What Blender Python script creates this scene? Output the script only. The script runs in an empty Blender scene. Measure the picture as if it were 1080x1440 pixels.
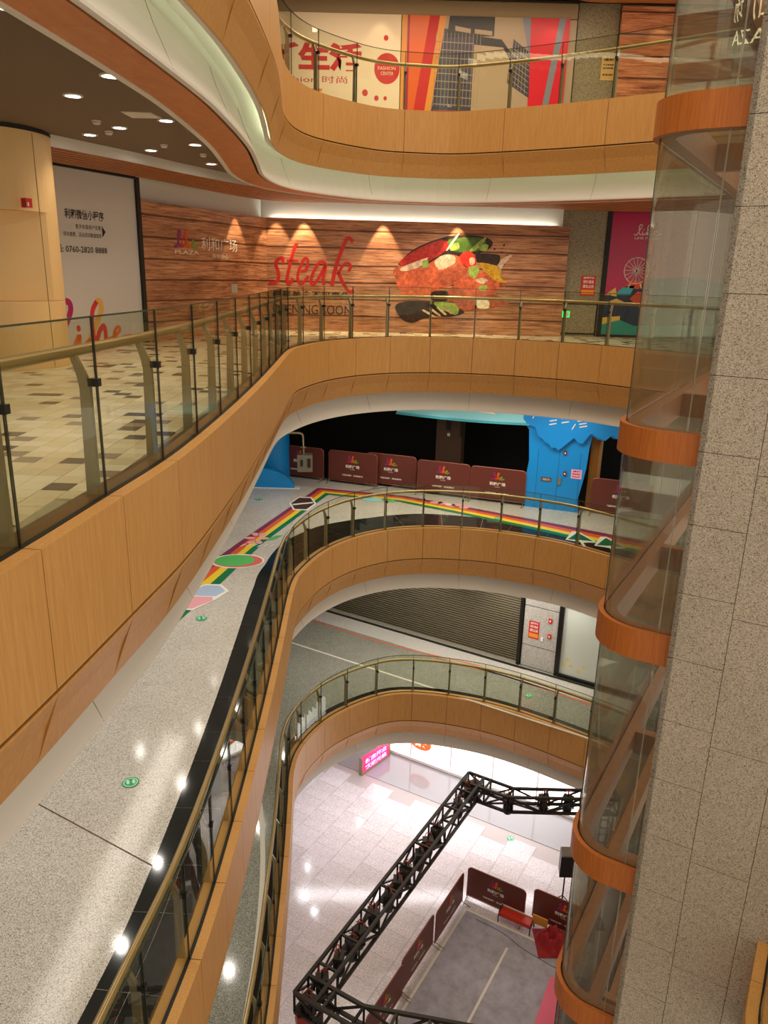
import bpy, math, random
from mathutils import Vector, Matrix
rnd = random.Random(7)
scn = bpy.context.scene
C = scn.collection
# ------------------------------------------------------------------ camera
cam_d = bpy.data.cameras.new('camera')
cam_d.sensor_fit = 'HORIZONTAL'; cam_d.sensor_width = 36.0; cam_d.lens = 36.0
cam_d.clip_start = 0.05; cam_d.clip_end = 200
cam = bpy.data.objects.new('camera', cam_d); C.objects.link(cam)
EYE = 16.48
_dn = Vector((450.0 - 540.0, 4200.0 - 720.0, 1080.0)).normalized()      # plumb line in camera axes (right, down, forward)
_fw = Vector((0, 0, 1)); _Y = (_fw - _dn * _fw.dot(_dn)).normalized(); _Z = -_dn; _X = _Y.cross(_Z)
def _w(v): return Vector((_X.dot(v), _Y.dot(v), _Z.dot(v)))
_r, _u, _b = _w(Vector((1, 0, 0))), _w(Vector((0, -1, 0))), _w(Vector((0, 0, -1)))
cam.matrix_world = Matrix(((_r.x, _u.x, _b.x, 0), (_r.y, _u.y, _b.y, 0), (_r.z, _u.z, _b.z, EYE), (0, 0, 0, 1)))
scn.camera = cam
# ------------------------------------------------------------------ world, exposure
w = bpy.data.worlds.new('world'); scn.world = w; w.use_nodes = True
w.node_tree.nodes['Background'].inputs[0].default_value = (1.0, 0.86, 0.68, 1)
w.node_tree.nodes['Background'].inputs[1].default_value = 0.82  # even warm ambient added as soft fill through the open sides
scn.view_settings.view_transform = 'Standard'; scn.view_settings.look = 'None'
scn.view_settings.exposure = 0.22; scn.view_settings.gamma = 1.0; scn.view_settings.use_curve_mapping = False
scn.cycles.use_denoising = True
scn.cycles.max_bounces = 7; scn.cycles.transparent_max_bounces = 24
scn.cycles.sample_clamp_indirect = 4.0
scn.cycles.caustics_reflective = False; scn.cycles.caustics_refractive = False
def area(name, loc, rot, size, sy, power, col):
    l = bpy.data.lights.new(name, 'AREA'); l.shape = 'RECTANGLE'; l.size = size; l.size_y = sy; l.energy = power; l.color = col
    o = bpy.data.objects.new(name, l); C.objects.link(o); o.location = loc; o.rotation_euler = rot; return o
WARM = (1.0, 0.80, 0.55); NEUT = (1.0, 0.90, 0.78); COOL = (1.0, 0.96, 1.0)
# unseen fill lamp added high over the void for general light
area('atrium_fill_lamp', (1.6, 10, 27.6), (0, 0, 0), 9, 16, 900, (1.0, 0.85, 0.66))
# soft fill lamps added under the walkway ceilings, out of view
for L, e, c in ((25, 170, WARM), (15, 120, NEUT), (10, 110, NEUT), (5, 150, COOL)):
    area('corridor_fill', (1.4, 20.4, L - 1.92), (0, 0, 0), 8, .5, e, c)
    area('corridor_fill', (-4.4, 9, L - 1.74), (0, 0, 0), .5, 11, e * .6, c)
def spot(loc, power, angle=110, blend=.8, col=WARM, r=.05, rot=(0, 0, 0)):
    l = bpy.data.lights.new('downlight_and_fill_beam', 'SPOT'); l.energy = power; l.spot_size = math.radians(angle); l.spot_blend = blend; l.color = col; l.shadow_soft_size = r
    o = bpy.data.objects.new('downlight_and_fill_beam', l); C.objects.link(o); o.location = loc; o.rotation_euler = rot; return o

# ------------------------------------------------------------------ helpers
def srgb(r, g, b):
    f = lambda c: (c / 255 / 12.92) if c <= 10 else (((c / 255) + .055) / 1.055) ** 2.4
    return (f(r), f(g), f(b), 1)
MATS = {}
def mat(name, col, rough=.5, metal=0, spec=.5, emit=None, es=1.0):
    if name in MATS: return MATS[name]
    m = bpy.data.materials.new(name); m.use_nodes = True; MATS[name] = m
    b = m.node_tree.nodes['Principled BSDF']
    b.inputs['Base Color'].default_value = col if len(col) == 4 else (*col, 1)
    b.inputs['Roughness'].default_value = rough; b.inputs['Metallic'].default_value = metal
    b.inputs['Specular IOR Level'].default_value = spec
    if emit is not None:
        b.inputs['Emission Color'].default_value = emit if len(emit) == 4 else (*emit, 1)
        b.inputs['Emission Strength'].default_value = es
    return m
def nodes(m): return m.node_tree.nodes, m.node_tree.links, m.node_tree.nodes['Principled BSDF']
def ramp(n, stops):
    r = n.new('ShaderNodeValToRGB'); e = r.color_ramp.elements
    while len(e) < len(stops): e.new(.5)
    for k, (p, c) in enumerate(stops): e[k].position = p; e[k].color = c
    return r
def tex(n, l, kind, scale, sc=(1, 1, 1), coord='Object', **kw):
    t = n.new('ShaderNodeTexCoord'); mp = n.new('ShaderNodeMapping'); mp.inputs['Scale'].default_value = sc
    l.new(t.outputs[coord], mp.inputs[0]); x = n.new(kind); l.new(mp.outputs[0], x.inputs['Vector'])
    x.inputs['Scale'].default_value = scale
    for k, v in kw.items(): x.inputs[k].default_value = v
    return x
def wood(name, c1, c2, sc=(14, 14, .8), rough=.45, scale=3.0):
    m = mat(name, c1, rough); n, l, b = nodes(m)
    x = tex(n, l, 'ShaderNodeTexNoise', scale, sc, Detail=6.0, Roughness=.6, Distortion=.4)
    r = ramp(n, [(.3, c1), (.7, c2)]); l.new(x.outputs[0], r.inputs[0]); l.new(r.outputs[0], b.inputs['Base Color']); return m
def speckle(name, base, dark, light, scale=90, rough=.3, spec=.5, lo=.38, hi=.62):
    m = mat(name, base, rough, spec=spec); n, l, b = nodes(m)
    x = tex(n, l, 'ShaderNodeTexVoronoi', scale)
    sep = n.new('ShaderNodeSeparateColor'); l.new(x.outputs['Color'], sep.inputs[0])
    r = ramp(n, [(0, dark), (lo, base), (hi, base), (.9, light)]); l.new(sep.outputs[0], r.inputs[0])
    x2 = tex(n, l, 'ShaderNodeTexNoise', .9, Detail=3.0)
    mx = n.new('ShaderNodeMix'); mx.data_type = 'RGBA'; mx.blend_type = 'MULTIPLY'; mx.inputs[0].default_value = .35
    l.new(r.outputs[0], mx.inputs[6])
    r2 = ramp(n, [(.3, (.72, .72, .72, 1)), (.65, (1, 1, 1, 1))]); l.new(x2.outputs[0], r2.inputs[0]); l.new(r2.outputs[0], mx.inputs[7])
    l.new(mx.outputs[2], b.inputs['Base Color']); return m
def glass(name, tint, boost=1.0, rough=0.0, diff=0.0):
    m = bpy.data.materials.new(name); m.use_nodes = True; MATS[name] = m
    n, l = m.node_tree.nodes, m.node_tree.links; n.clear()
    o = n.new('ShaderNodeOutputMaterial'); t = n.new('ShaderNodeBsdfTransparent'); g = n.new('ShaderNodeBsdfGlossy')
    t.inputs[0].default_value = (*tint, 1); g.inputs['Roughness'].default_value = rough
    f = n.new('ShaderNodeFresnel'); f.inputs[0].default_value = 1.5
    geo = n.new('ShaderNodeNewGeometry'); inv = n.new('ShaderNodeMath'); inv.operation = 'SUBTRACT'; inv.inputs[0].default_value = 1
    l.new(geo.outputs['Backfacing'], inv.inputs[1])
    mu = n.new('ShaderNodeMath'); mu.operation = 'MULTIPLY'; l.new(f.outputs[0], mu.inputs[0]); l.new(inv.outputs[0], mu.inputs[1])
    m2 = n.new('ShaderNodeMath'); m2.operation = 'MULTIPLY'; m2.inputs[1].default_value = boost; m2.use_clamp = True; l.new(mu.outputs[0], m2.inputs[0])
    mx = n.new('ShaderNodeMixShader'); l.new(m2.outputs[0], mx.inputs[0]); l.new(t.outputs[0], mx.inputs[1]); l.new(g.outputs[0], mx.inputs[2])
    last = mx
    if diff > 0:
        d = n.new('ShaderNodeBsdfDiffuse'); d.inputs[0].default_value = (.6, .56, .5, 1)
        m3 = n.new('ShaderNodeMixShader'); m3.inputs[0].default_value = diff; l.new(mx.outputs[0], m3.inputs[1]); l.new(d.outputs[0], m3.inputs[2]); last = m3
    l.new(last.outputs[0], o.inputs[0]); return m
M_WOOD = wood('fascia_wood', srgb(208, 156, 90), srgb(190, 136, 70))
M_RING = wood('ring_wood', srgb(196, 116, 48), srgb(172, 92, 30), (22, 22, .9))
M_RINGIN = wood('ring_inner_wood', srgb(158, 108, 74), srgb(140, 92, 60), (6, 6, 1))
M_SOFF = wood('soffit_wood', srgb(204, 128, 72), srgb(186, 108, 56), (3, 1, 3))
M_WHITE = mat('white_plaster', srgb(228, 222, 214), .7)
M_CEIL = mat('dark_ceiling', srgb(112, 94, 78), .8)
M_CEILW = mat('light_ceiling', srgb(205, 200, 192), .8)
M_BLACK = mat('black_gap', srgb(18, 16, 14), .6)
M_BLK = mat('black_metal', srgb(30, 28, 28), .4, .3)
M_STEEL = mat('brushed_steel', srgb(150, 138, 108), .4, .5)
M_BRASS = mat('brass_rail', srgb(168, 146, 100), .3, .6)
M_GLASS = glass('balustrade_glass', (.93, .95, .89), 1.2)
M_SHAFT = glass('shaft_glass', (.93, .94, .89), 1.8, 0.01, .03)
M_EDGE = mat('glass_edge', srgb(58, 66, 48), .25)
M_SEAL = mat('dark_seal', srgb(44, 44, 34), .5)
M_TERR = speckle('white_terrazzo', srgb(206, 202, 192), srgb(120, 112, 100), srgb(232, 228, 220), 130, .12)
M_TERRG = speckle('grey_terrazzo', srgb(130, 133, 120), srgb(62, 64, 56), srgb(206, 204, 194), 160, .12)
M_TERR_REFL = speckle('reflection_terrazzo', srgb(204, 202, 196), srgb(150, 148, 140), srgb(228, 226, 220), 160, .16)  # lighter terrazzo colour that paints in a floor reflection
M_GRAN = speckle('column_granite', srgb(186, 176, 160), srgb(88, 78, 66), srgb(212, 202, 186), 150, .5, .3, .3, .7)
M_STONE = speckle('wall_stone', srgb(150, 138, 112), srgb(110, 98, 74), srgb(170, 158, 130), 60, .35)
M_STONEG = speckle('grey_pillar_stone', srgb(190, 188, 184), srgb(150, 148, 144), srgb(208, 206, 202), 60, .4)
M_BSTONE = mat('polished_black_granite', srgb(26, 30, 30), .08, spec=.6)
M_MARB = speckle('white_floor_stone', srgb(214, 204, 206), srgb(196, 184, 184), srgb(226, 218, 220), 40, .14)
M_COL = mat('column_enamel', srgb(230, 192, 136), .4)
M_RED = mat('red_print', srgb(190, 26, 24), .5)
M_LAMP = mat('lamp_glow', (1, 1, 1), emit=(1, .93, .8), es=22)
M_COVE = mat('cove_strip_light', (1, 1, 1), emit=(.82, 1.0, .60), es=7)
M_BARR = mat('barrier_brown', srgb(100, 46, 38), .45)
M_BLUE = mat('blue_paint', srgb(10, 142, 222), .4)
M_WPRINT = mat('white_print', srgb(238, 232, 224), .5)
M_KPRINT = mat('black_print', srgb(26, 22, 20), .5)
M_TRUSS = mat('truss_black', srgb(40, 36, 32), .45, .2)

class MB:
    def __init__(s): s.v = []; s.f = []; s.m = []
    def add(s, vs, fs, mi=0):
        o = len(s.v); s.v += [tuple(p) for p in vs]; s.f += [tuple(i + o for i in f) for f in fs]; s.m += [mi] * len(fs)
    def box(s, c, sx, sy, sz, rz=0, mi=0):
        ca, sa = math.cos(rz), math.sin(rz); vs = []
        for dz in (-.5, .5):
            for dx, dy in ((-.5, -.5), (.5, -.5), (.5, .5), (-.5, .5)):
                x, y = dx * sx, dy * sy; vs.append((c[0] + x * ca - y * sa, c[1] + x * sa + y * ca, c[2] + dz * sz))
        s.add(vs, [(3, 2, 1, 0), (4, 5, 6, 7), (0, 1, 5, 4), (1, 2, 6, 5), (2, 3, 7, 6), (3, 0, 4, 7)], mi)
    def prism(s, lo, hi, mi=0, cap=True, mi_side=None):
        n = len(lo); fs = [(i, (i + 1) % n, n + (i + 1) % n, n + i) for i in range(n)]
        s.add(list(lo) + list(hi), fs, mi if mi_side is None else mi_side)
        if cap: s.add(list(lo), [tuple(reversed(range(n)))], mi); s.add(list(hi), [tuple(range(n))], mi)
    def bar(s, a, b, r, n=4, mi=0, r2=None, tw=0.785):
        a, b = Vector(a), Vector(b); d = (b - a)
        if d.length < 1e-6: return
        d.normalize(); u = d.cross(Vector((0, 0, 1)))
        if u.length < 1e-3: u = Vector((1, 0, 0))
        u.normalize(); v = d.cross(u); r2 = r if r2 is None else r2
        ring = lambda p, q: [p + (u * math.cos(tw + t * 2 * math.pi / n) + v * math.sin(tw + t * 2 * math.pi / n)) * q for t in range(n)]
        s.prism(ring(a, r), ring(b, r2), mi)
    def tube(s, pts, r, n=8, mi=0):
        pts = [Vector(p) for p in pts]; rings = []
        for i, p in enumerate(pts):
            d = (pts[min(i + 1, len(pts) - 1)] - pts[max(i - 1, 0)]).normalized(); u = d.cross(Vector((0, 0, 1)))
            if u.length < 1e-3: u = Vector((1, 0, 0))
            u.normalize(); v = d.cross(u)
            rings.append([p + (u * math.cos(t * 2 * math.pi / n) + v * math.sin(t * 2 * math.pi / n)) * r for t in range(n)])
        vs = [q for g in rings for q in g]; fs = []
        for i in range(len(pts) - 1):
            for t in range(n):
                a, b = i * n + t, i * n + (t + 1) % n; fs.append((a, b, b + n, a + n))
        fs += [tuple(range(n)), tuple(reversed(range(len(vs) - n, len(vs))))]
        s.add(vs, fs, mi)
    def lathe(s, c, prof, n=24, mi=0):
        vs = []
        for r, z in prof:
            for t in range(n):
                a = 2 * math.pi * t / n; vs.append((c[0] + r * math.cos(a), c[1] + r * math.sin(a), c[2] + z))
        fs = []
        for i in range(len(prof) - 1):
            for t in range(n):
                a, b = i * n + t, i * n + (t + 1) % n; fs.append((a, b, b + n, a + n))
        s.add(vs, fs, mi)
    def build(s, name, mats, parent=None, smooth=False, kind=None, label=None):
        me = bpy.data.meshes.new(name); me.from_pydata(s.v, [], s.f)
        if not isinstance(mats, (list, tuple)): mats = [mats]
        for m in mats: me.materials.append(m)
        if len(mats) > 1: me.polygons.foreach_set('material_index', s.m)
        if smooth: me.polygons.foreach_set('use_smooth', [True] * len(me.polygons))
        o = bpy.data.objects.new(name, me); C.objects.link(o)
        if parent is not None: o.parent = parent
        if kind: o['kind'] = kind
        if label: o['label'] = label
        return o
def tag(o, label, cat, group=None):
    o['label'] = label; o['category'] = cat
    if group: o['group'] = group
    return o
def root(name, loc=(0, 0, 0), rz=0, label=None, cat=None, group=None, kind=None):
    o = bpy.data.objects.new(name, None); C.objects.link(o); o.location = loc; o.rotation_euler = (0, 0, rz)
    if label: o['label'] = label
    if cat: o['category'] = cat
    if group: o['group'] = group
    if kind: o['kind'] = kind
    return o
def copy_tree(o, parent=None):
    c = o.copy(); C.objects.link(c); c.parent = parent
    for ch in list(o.children): copy_tree(ch, c)
    return c
class Curve2:
    def __init__(s, P, step=.12):
        P = [Vector(p) for p in P]; Q = []
        ext = [P[0] * 2 - P[1]] + P + [P[-1] * 2 - P[-2]]
        for i in range(1, len(ext) - 2):
            p0, p1, p2, p3 = ext[i - 1:i + 3]
            for k in range(12):
                t = k / 12
                Q.append(.5 * ((2 * p1) + (p2 - p0) * t + (2 * p0 - 5 * p1 + 4 * p2 - p3) * t * t + (3 * p1 - p0 - 3 * p2 + p3) * t ** 3))
        Q.append(P[-1]); s.Q = Q; s.S = [0]
        for a, b in zip(Q, Q[1:]): s.S.append(s.S[-1] + (b - a).length)
        s.L = s.S[-1]
    def at(s, t):
        t = max(0, min(s.L, t)); lo, hi = 0, len(s.S) - 1
        while hi - lo > 1:
            m = (lo + hi) // 2
            if s.S[m] <= t: lo = m
            else: hi = m
        f = (t - s.S[lo]) / max(1e-9, s.S[hi] - s.S[lo]); return s.Q[lo].lerp(s.Q[hi], f)
    def nrm(s, t):
        d = (s.at(t + .18) - s.at(t - .18)); d.normalize(); return Vector((-d.y, d.x))
    def p(s, t, d, z): q = s.at(t) + s.nrm(t) * d; return (q.x, q.y, z)
    def near(s, pt):
        pt = Vector(pt); b = min(range(len(s.Q)), key=lambda i: (s.Q[i] - pt).length); return s.S[b]
def sweep(mb, cv, s0, s1, prof, step=.22, mi=0, closed=True, mis=None):
    n = max(1, int(math.ceil((s1 - s0) / step))); k = len(prof); vs = []
    for i in range(n + 1):
        t = s0 + (s1 - s0) * i / n; vs += [cv.p(t, d, z) for d, z in prof]
    kk = k if closed else k - 1
    for j in range(kk):
        mb.add([vs[i * k + q] for i in range(n + 1) for q in (j, (j + 1) % k)], [(2 * i, 2 * i + 1, 2 * i + 3, 2 * i + 2) for i in range(n)], mis[j] if mis else mi)
    if closed:
        mb.add(vs[:k], [tuple(range(k))], mi); mb.add(vs[-k:], [tuple(reversed(range(k)))], mi)
class Frame:
    """a vertical plane: s runs along it, z is height, o stands off it towards the viewer"""
    def __init__(s, A, B):
        s.A = Vector(A); s.d = (Vector(B) - s.A).normalized(); s.n = Vector((s.d.y, -s.d.x)); s.L = (Vector(B) - s.A).length
    def w(s, a, z, o=0): q = s.A + s.d * a + s.n * o; return (q.x, q.y, z)
    def box(s, mb, a0, a1, z0, z1, o0, o1, mi=0):
        mb.prism([s.w(a0, z0, o0), s.w(a0, z0, o1), s.w(a1, z0, o1), s.w(a1, z0, o0)][::-1], [s.w(a0, z1, o0), s.w(a0, z1, o1), s.w(a1, z1, o1), s.w(a1, z1, o0)][::-1], mi)
    def poly(s, mb, P, o0, o1, mi=0):
        mb.prism([s.w(a, z, o0) for a, z in P], [s.w(a, z, o1) for a, z in P], mi)
    def ell(s, mb, a, z, ra, rz, o0, o1, n=20, mi=0, rot=0):
        P = []
        for k in range(n):
            t = 2 * math.pi * k / n; x, y = ra * math.cos(t), rz * math.sin(t)
            P.append((a + x * math.cos(rot) - y * math.sin(rot), z + x * math.sin(rot) + y * math.cos(rot)))
        s.poly(mb, P, o0, o1, mi)
    def stroke(s, mb, P, wd, o0, o1, mi=0, sub=6):
        cv = Curve2([Vector(p) for p in P]) if len(P) > 2 else None
        n = max(2, len(P) * sub) if cv else 1; L = []; Rr = []
        for i in range(n + 1):
            if cv: t = cv.L * i / n; q = cv.at(t); d = (cv.at(t + cv.L * .01) - cv.at(t - cv.L * .01))
            else: q = Vector(P[0]).lerp(Vector(P[1]), i); d = Vector(P[1]) - Vector(P[0])
            if d.length < 1e-9: d = Vector((1, 0))
            d.normalize(); nn = Vector((-d.y, d.x)) * wd / 2; L.append(q + nn); Rr.append(q - nn)
        for i in range(n):
            quad = [L[i], Rr[i], Rr[i + 1], L[i + 1]]
            s.poly(mb, [tuple(q) for q in quad], o0, o1, mi)
class Floor:
    """the same drawing tools on a level floor: s is x, z is y, o is height"""
    def __init__(s, z, o=(0, 0), rz=0): s.z = z; s.o = Vector(o); s.d = Vector((math.cos(rz), math.sin(rz))); s.e = Vector((-s.d.y, s.d.x))
    def w(s, a, y, o=0): q = s.o + s.d * a + s.e * y; return (q.x, q.y, s.z + o)
    poly = Frame.poly; ell = Frame.ell; stroke = Frame.stroke
def text(f, body, s0, s1, z0, z1, o, m, parent, name='lettering', bold=.0, shear=0, mirror=False, kind=None):
    cu = bpy.data.curves.new('txt', 'FONT'); cu.body = body; cu.offset = bold; cu.shear = shear; cu.resolution_u = 2
    t = bpy.data.objects.new('txt', cu); C.objects.link(t)
    me0 = bpy.data.meshes.new_from_object(t.evaluated_get(bpy.context.evaluated_depsgraph_get()))
    co = [v.co.copy() for v in me0.vertices]; fs = [tuple(p.vertices) for p in me0.polygons]
    bpy.data.objects.remove(t); bpy.data.curves.remove(cu); bpy.data.meshes.remove(me0)
    if not co: return None
    x0, x1 = min(c.x for c in co), max(c.x for c in co); y0, y1 = min(c.y for c in co), max(c.y for c in co)
    mb = MB(); mb.add([f.w(s0 + (c.x - x0) / (x1 - x0) * (s1 - s0), z0 + (c.y - y0) / (y1 - y0) * (z1 - z0), o) for c in co], fs)
    return mb.build(name, m, parent)
LOGO = [([(0, .1), (.05, 0), (.12, .1), (.2, .5), (.27, .85), (.24, 1), (.18, .9), (.17, .4), (.22, .05), (.30, .1)], 0),
        ([(.30, .35), (.32, .05), (.40, .12)], 1),
        ([(.40, .1), (.5, .5), (.58, .9), (.54, 1), (.48, .85), (.47, .3), (.47, .0), (.52, .3), (.58, .38), (.60, .2), (.62, .03), (.68, .1)], 2),
        ([(.68, .15), (.8, .3), (.8, .42), (.73, .38), (.72, .12), (.8, 0), (.9, .1), (1, .15)], 3)]
M_L = [mat('logo_purple', srgb(150, 30, 110), .5), mat('logo_red', srgb(208, 40, 36), .5), mat('logo_orange', srgb(226, 92, 34), .5), mat('logo_green', srgb(120, 160, 50), .5)]
def logo(f, s0, s1, z0, z1, o, wd, parent, mats=None, kind=None):
    mb = MB(); fx = lambda p: (s0 + p[0] * (s1 - s0), z0 + p[1] * (z1 - z0))
    for k, (P, mi) in enumerate(LOGO): f.stroke(mb, [fx(p) for p in P], wd, o, o + .002 + k * .0005, mi, 4)
    a, z = fx((.34, .55)); f.ell(mb, a, z, wd * .7, wd * .7, o, o + .004, 8, 1)
    return mb.build('emblem', mats or M_L, parent)

# ------------------------------------------------------------------ plan of the void
FAR = [(-1.87, 15.3), (-1.75, 16.35), (-1.36, 17.56), (-.71, 18.55), (.2, 19.25), (1.15, 19.52), (2.1, 19.5), (3.04, 19.3), (4.41, 18.68), (5.45, 17.76), (6.85, 16.4), (8.0, 15.7), (9.6, 15.3)]
NEAR = [(-2.9, -3), (-2.45, .0), (-2.12, 1.9), (-1.9, 3.54), (-1.76, 5.0), (-1.66, 6.3), (-1.65, 8.3), (-1.70, 10.7), (-1.78, 12.8)]
NEAR1 = [(-2.9, -3), (-2.4, 0), (-2.0, 2.6), (-1.75, 5.0), (-1.60, 7.4), (-1.57, 9.3), (-1.66, 11.2), (-1.77, 13.0), (-1.90, 14.6)]
FAR1 = [(-2.0, 15.9), (-1.84, 16.95), (-1.2, 18.19), (-.06, 19.2), (.95, 19.48), (2.35, 19.24), (3.68, 18.67), (5.37, 17.52), (6.85, 16.3), (8.0, 15.7), (9.6, 15.3)]
NEAR4 = [(-2.8, -3), (-2.2, 1), (-1.75, 5), (-1.55, 8.0), (-1.53, 9.6), (-1.62, 11.8), (-1.80, 13.6)]
FAR4 = [(-1.96, 15.19), (-1.88, 16.6), (-1.45, 17.7), (-.4, 18.85), (.6, 19.15), (1.56, 19.1), (3.44, 18.1), (5.05, 16.95), (6.6, 15.8), (8.0, 15.3), (9.6, 15.1)]
CV = {10: Curve2(NEAR + FAR), 15: Curve2(NEAR + FAR), 5: Curve2(NEAR1 + FAR1), 20: Curve2(NEAR4 + FAR4), 25: Curve2(NEAR4 + FAR4)}
NTH = {25: 'roof', 20: 'topmost', 15: 'upper', 10: 'middle', 5: 'lower'}
WALLL = [(-5.0, 16.3), (-7.5, 10.3)]
def slab(name, L, z0, z1, d, m, kind='structure'):
    cv = CV[L]; n = 90; P = [cv.p(cv.L * i / n, d, 0)[:2] for i in range(n + 1)]
    P = P + [(12, 15.3), (12, 31), (-12, 31), (-12, -3)]
    mb = MB(); mb.prism([(x, y, z0) for x, y in P], [(x, y, z1) for x, y in P]); return mb.build(name, m, kind=kind)
PW = {25: 2.3, 20: 1.15, 15: 1.06, 10: 1.0, 5: 1.0}
PH = {15: CV[15].near((-1.87, 3.95)) % 1.06, 10: CV[10].near((1.04, 19.5)) % 1.0, 5: CV[5].near((.95, 19.45)) % 1.0, 20: .15, 25: .2}
# floors
fl15 = slab('floor', 15, 14.7, 14.985, .24, mat('tile_grout', srgb(170, 156, 126), .5))
fl10 = slab('floor', 10, 9.7, 10.0, .24, M_TERR)
fl5 = slab('floor', 5, 4.7, 5.0, .24, M_TERRG)
fl20 = slab('floor', 20, 19.7, 20.0, .24, M_TERR)
mb = MB(); mb.box((0, 13, -.1), 26, 38, .18); fl0 = mb.build('floor', mat('ground_grout', srgb(176, 164, 160), .4), kind='structure')
# the walkway under the viewer, joining the left walkway
mb = MB(); mb.prism([(-2.6, -3, 14.7), (7, -3, 14.7), (7, .1, 14.7), (-2.4, .1, 14.7)], [(-2.6, -3, 15.0), (7, -3, 15.0), (7, .1, 15.0), (-2.4, .1, 15.0)])
mb.build('floor', M_TERR, kind='structure')
# ceilings of the walkways and their edge build-up
for L in (25, 20, 15, 10, 5):
    cv = CV[L]
    slab('ceiling', L, L - 1.70, L - 1.6, .98, M_CEIL if L >= 20 else M_CEILW)
    e = root('trim_%d' % (L // 5), kind='structure')
    mb = MB()   # white bulkhead and lip
    sweep(mb, cv, 0, cv.L, [(.245, L - 1.13), (.245, L - 1.10), (.66, L - 1.10), (.66, L - 1.4), (.43, L - 1.8), (.43, L - 1.88), (.37, L - 1.88), (.37, L - 1.85), (.44, L - 1.7), (.53, L - 1.5), (.60, L - 1.3), (.615, L - 1.15)], closed=True)
    mb.build('bulkhead', M_WHITE, e, kind='structure')
    for k in range(int(cv.L / 2.4)):
        t = 1.0 + 2.4 * k; mb = MB(); sweep(mb, cv, t, t + .008, [(.366, L - 1.86), (.434, L - 1.7), (.524, L - 1.5), (.594, L - 1.3), (.60, L - 1.3), (.53, L - 1.5), (.44, L - 1.7), (.37, L - 1.86)]); mb.build('bulkhead_joint', mat('joint_grey', srgb(170, 160, 148), .7), e, kind='structure')
    mb = MB(); sweep(mb, cv, 0, cv.L, [(.43, L - 1.80), (.43, L - 1.78), (.52, L - 1.78), (.52, L - 1.80)]); mb.build('shadow_gap', M_BLACK, e, kind='structure')
    mb = MB(); sweep(mb, cv, 0, cv.L, [(.92, L - 1.88), (.92, L - 1.60), (.99, L - 1.60), (.99, L - 1.88)]); mb.build('edge_lip', M_WHITE, e, kind='structure')
    s = 0
    while s < cv.L:
        mb = MB(); sweep(mb, cv, s, min(cv.L, s + 1.55), [(.475, L - 1.87), (.475, L - 1.84), (.92, L - 1.84), (.92, L - 1.87)]); mb.build('soffit_panel', M_SOFF, e, kind='structure'); s += 1.556
    if L == 20 or L == 25:
        mb = MB(); sweep(mb, cv, 0, cv.L, [(.25, L - 1.32), (.32, L - 1.32), (.32, L - 1.29), (.25, L - 1.29)], .22, 0, True, [0, 0, 1, 0]); mb.build('cove_light', [M_WHITE, M_COVE], e)
    # joint-wise fascia, lower band
    pw = PW[L] * (2 if L == 20 else 1); s = PH[L]
    while s < cv.L - .3:
        s1 = min(cv.L, s + pw) - .010
        mb = MB(); sweep(mb, cv, s, s1, [(0, L), (0, L - .86), (.02, L - .86), (.02, L - .03), (.105, L - .03), (.105, L)]); mb.build('fascia_panel', M_WOOD, e, kind='structure')
        mb = MB(); sweep(mb, cv, s, min(cv.L, s + pw) - .003, [(.0, L - .885), (.0, L - .90), (.21, L - 1.36), (.21, L - 1.38), (.18, L - 1.38), (.04, L - .93), (.04, L - .885)]); mb.build('lower_band_panel', M_WOOD, e, kind='structure')
        s += pw
    mb = MB(); sweep(mb, cv, 0, cv.L, [(.022, L - .04), (.03, L - .04), (.03, L - .9), (.05, L - .9), (.24, L - 1.3), (.6, L - 1.1), (.6, L - .3), (.24, L - .3), (.24, L - .05), (.1, L - .05), (.1, L - .04)][:2] + [(.03, L - .87), (.045, L - .90), (.19, L - 1.25), (.23, L - 1.25), (.23, L - .9), (.23, L - .3), (.23, L - .05)])
    mb.build('edge_core', M_BLACK, e, kind='structure')
    if L < 25:
        mb = MB(); sweep(mb, cv, 0, cv.L, [(.14, L - .04), (.14, L + (0.005 if L < 15 else .0)), (.235, L + (.005 if L < 15 else .0)), (.235, L - .04)]); mb.build('inner_cap', M_WOOD if L != 15 else mat('bronze_strip', srgb(110, 84, 50), .35, .3), e, kind='structure')
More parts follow.
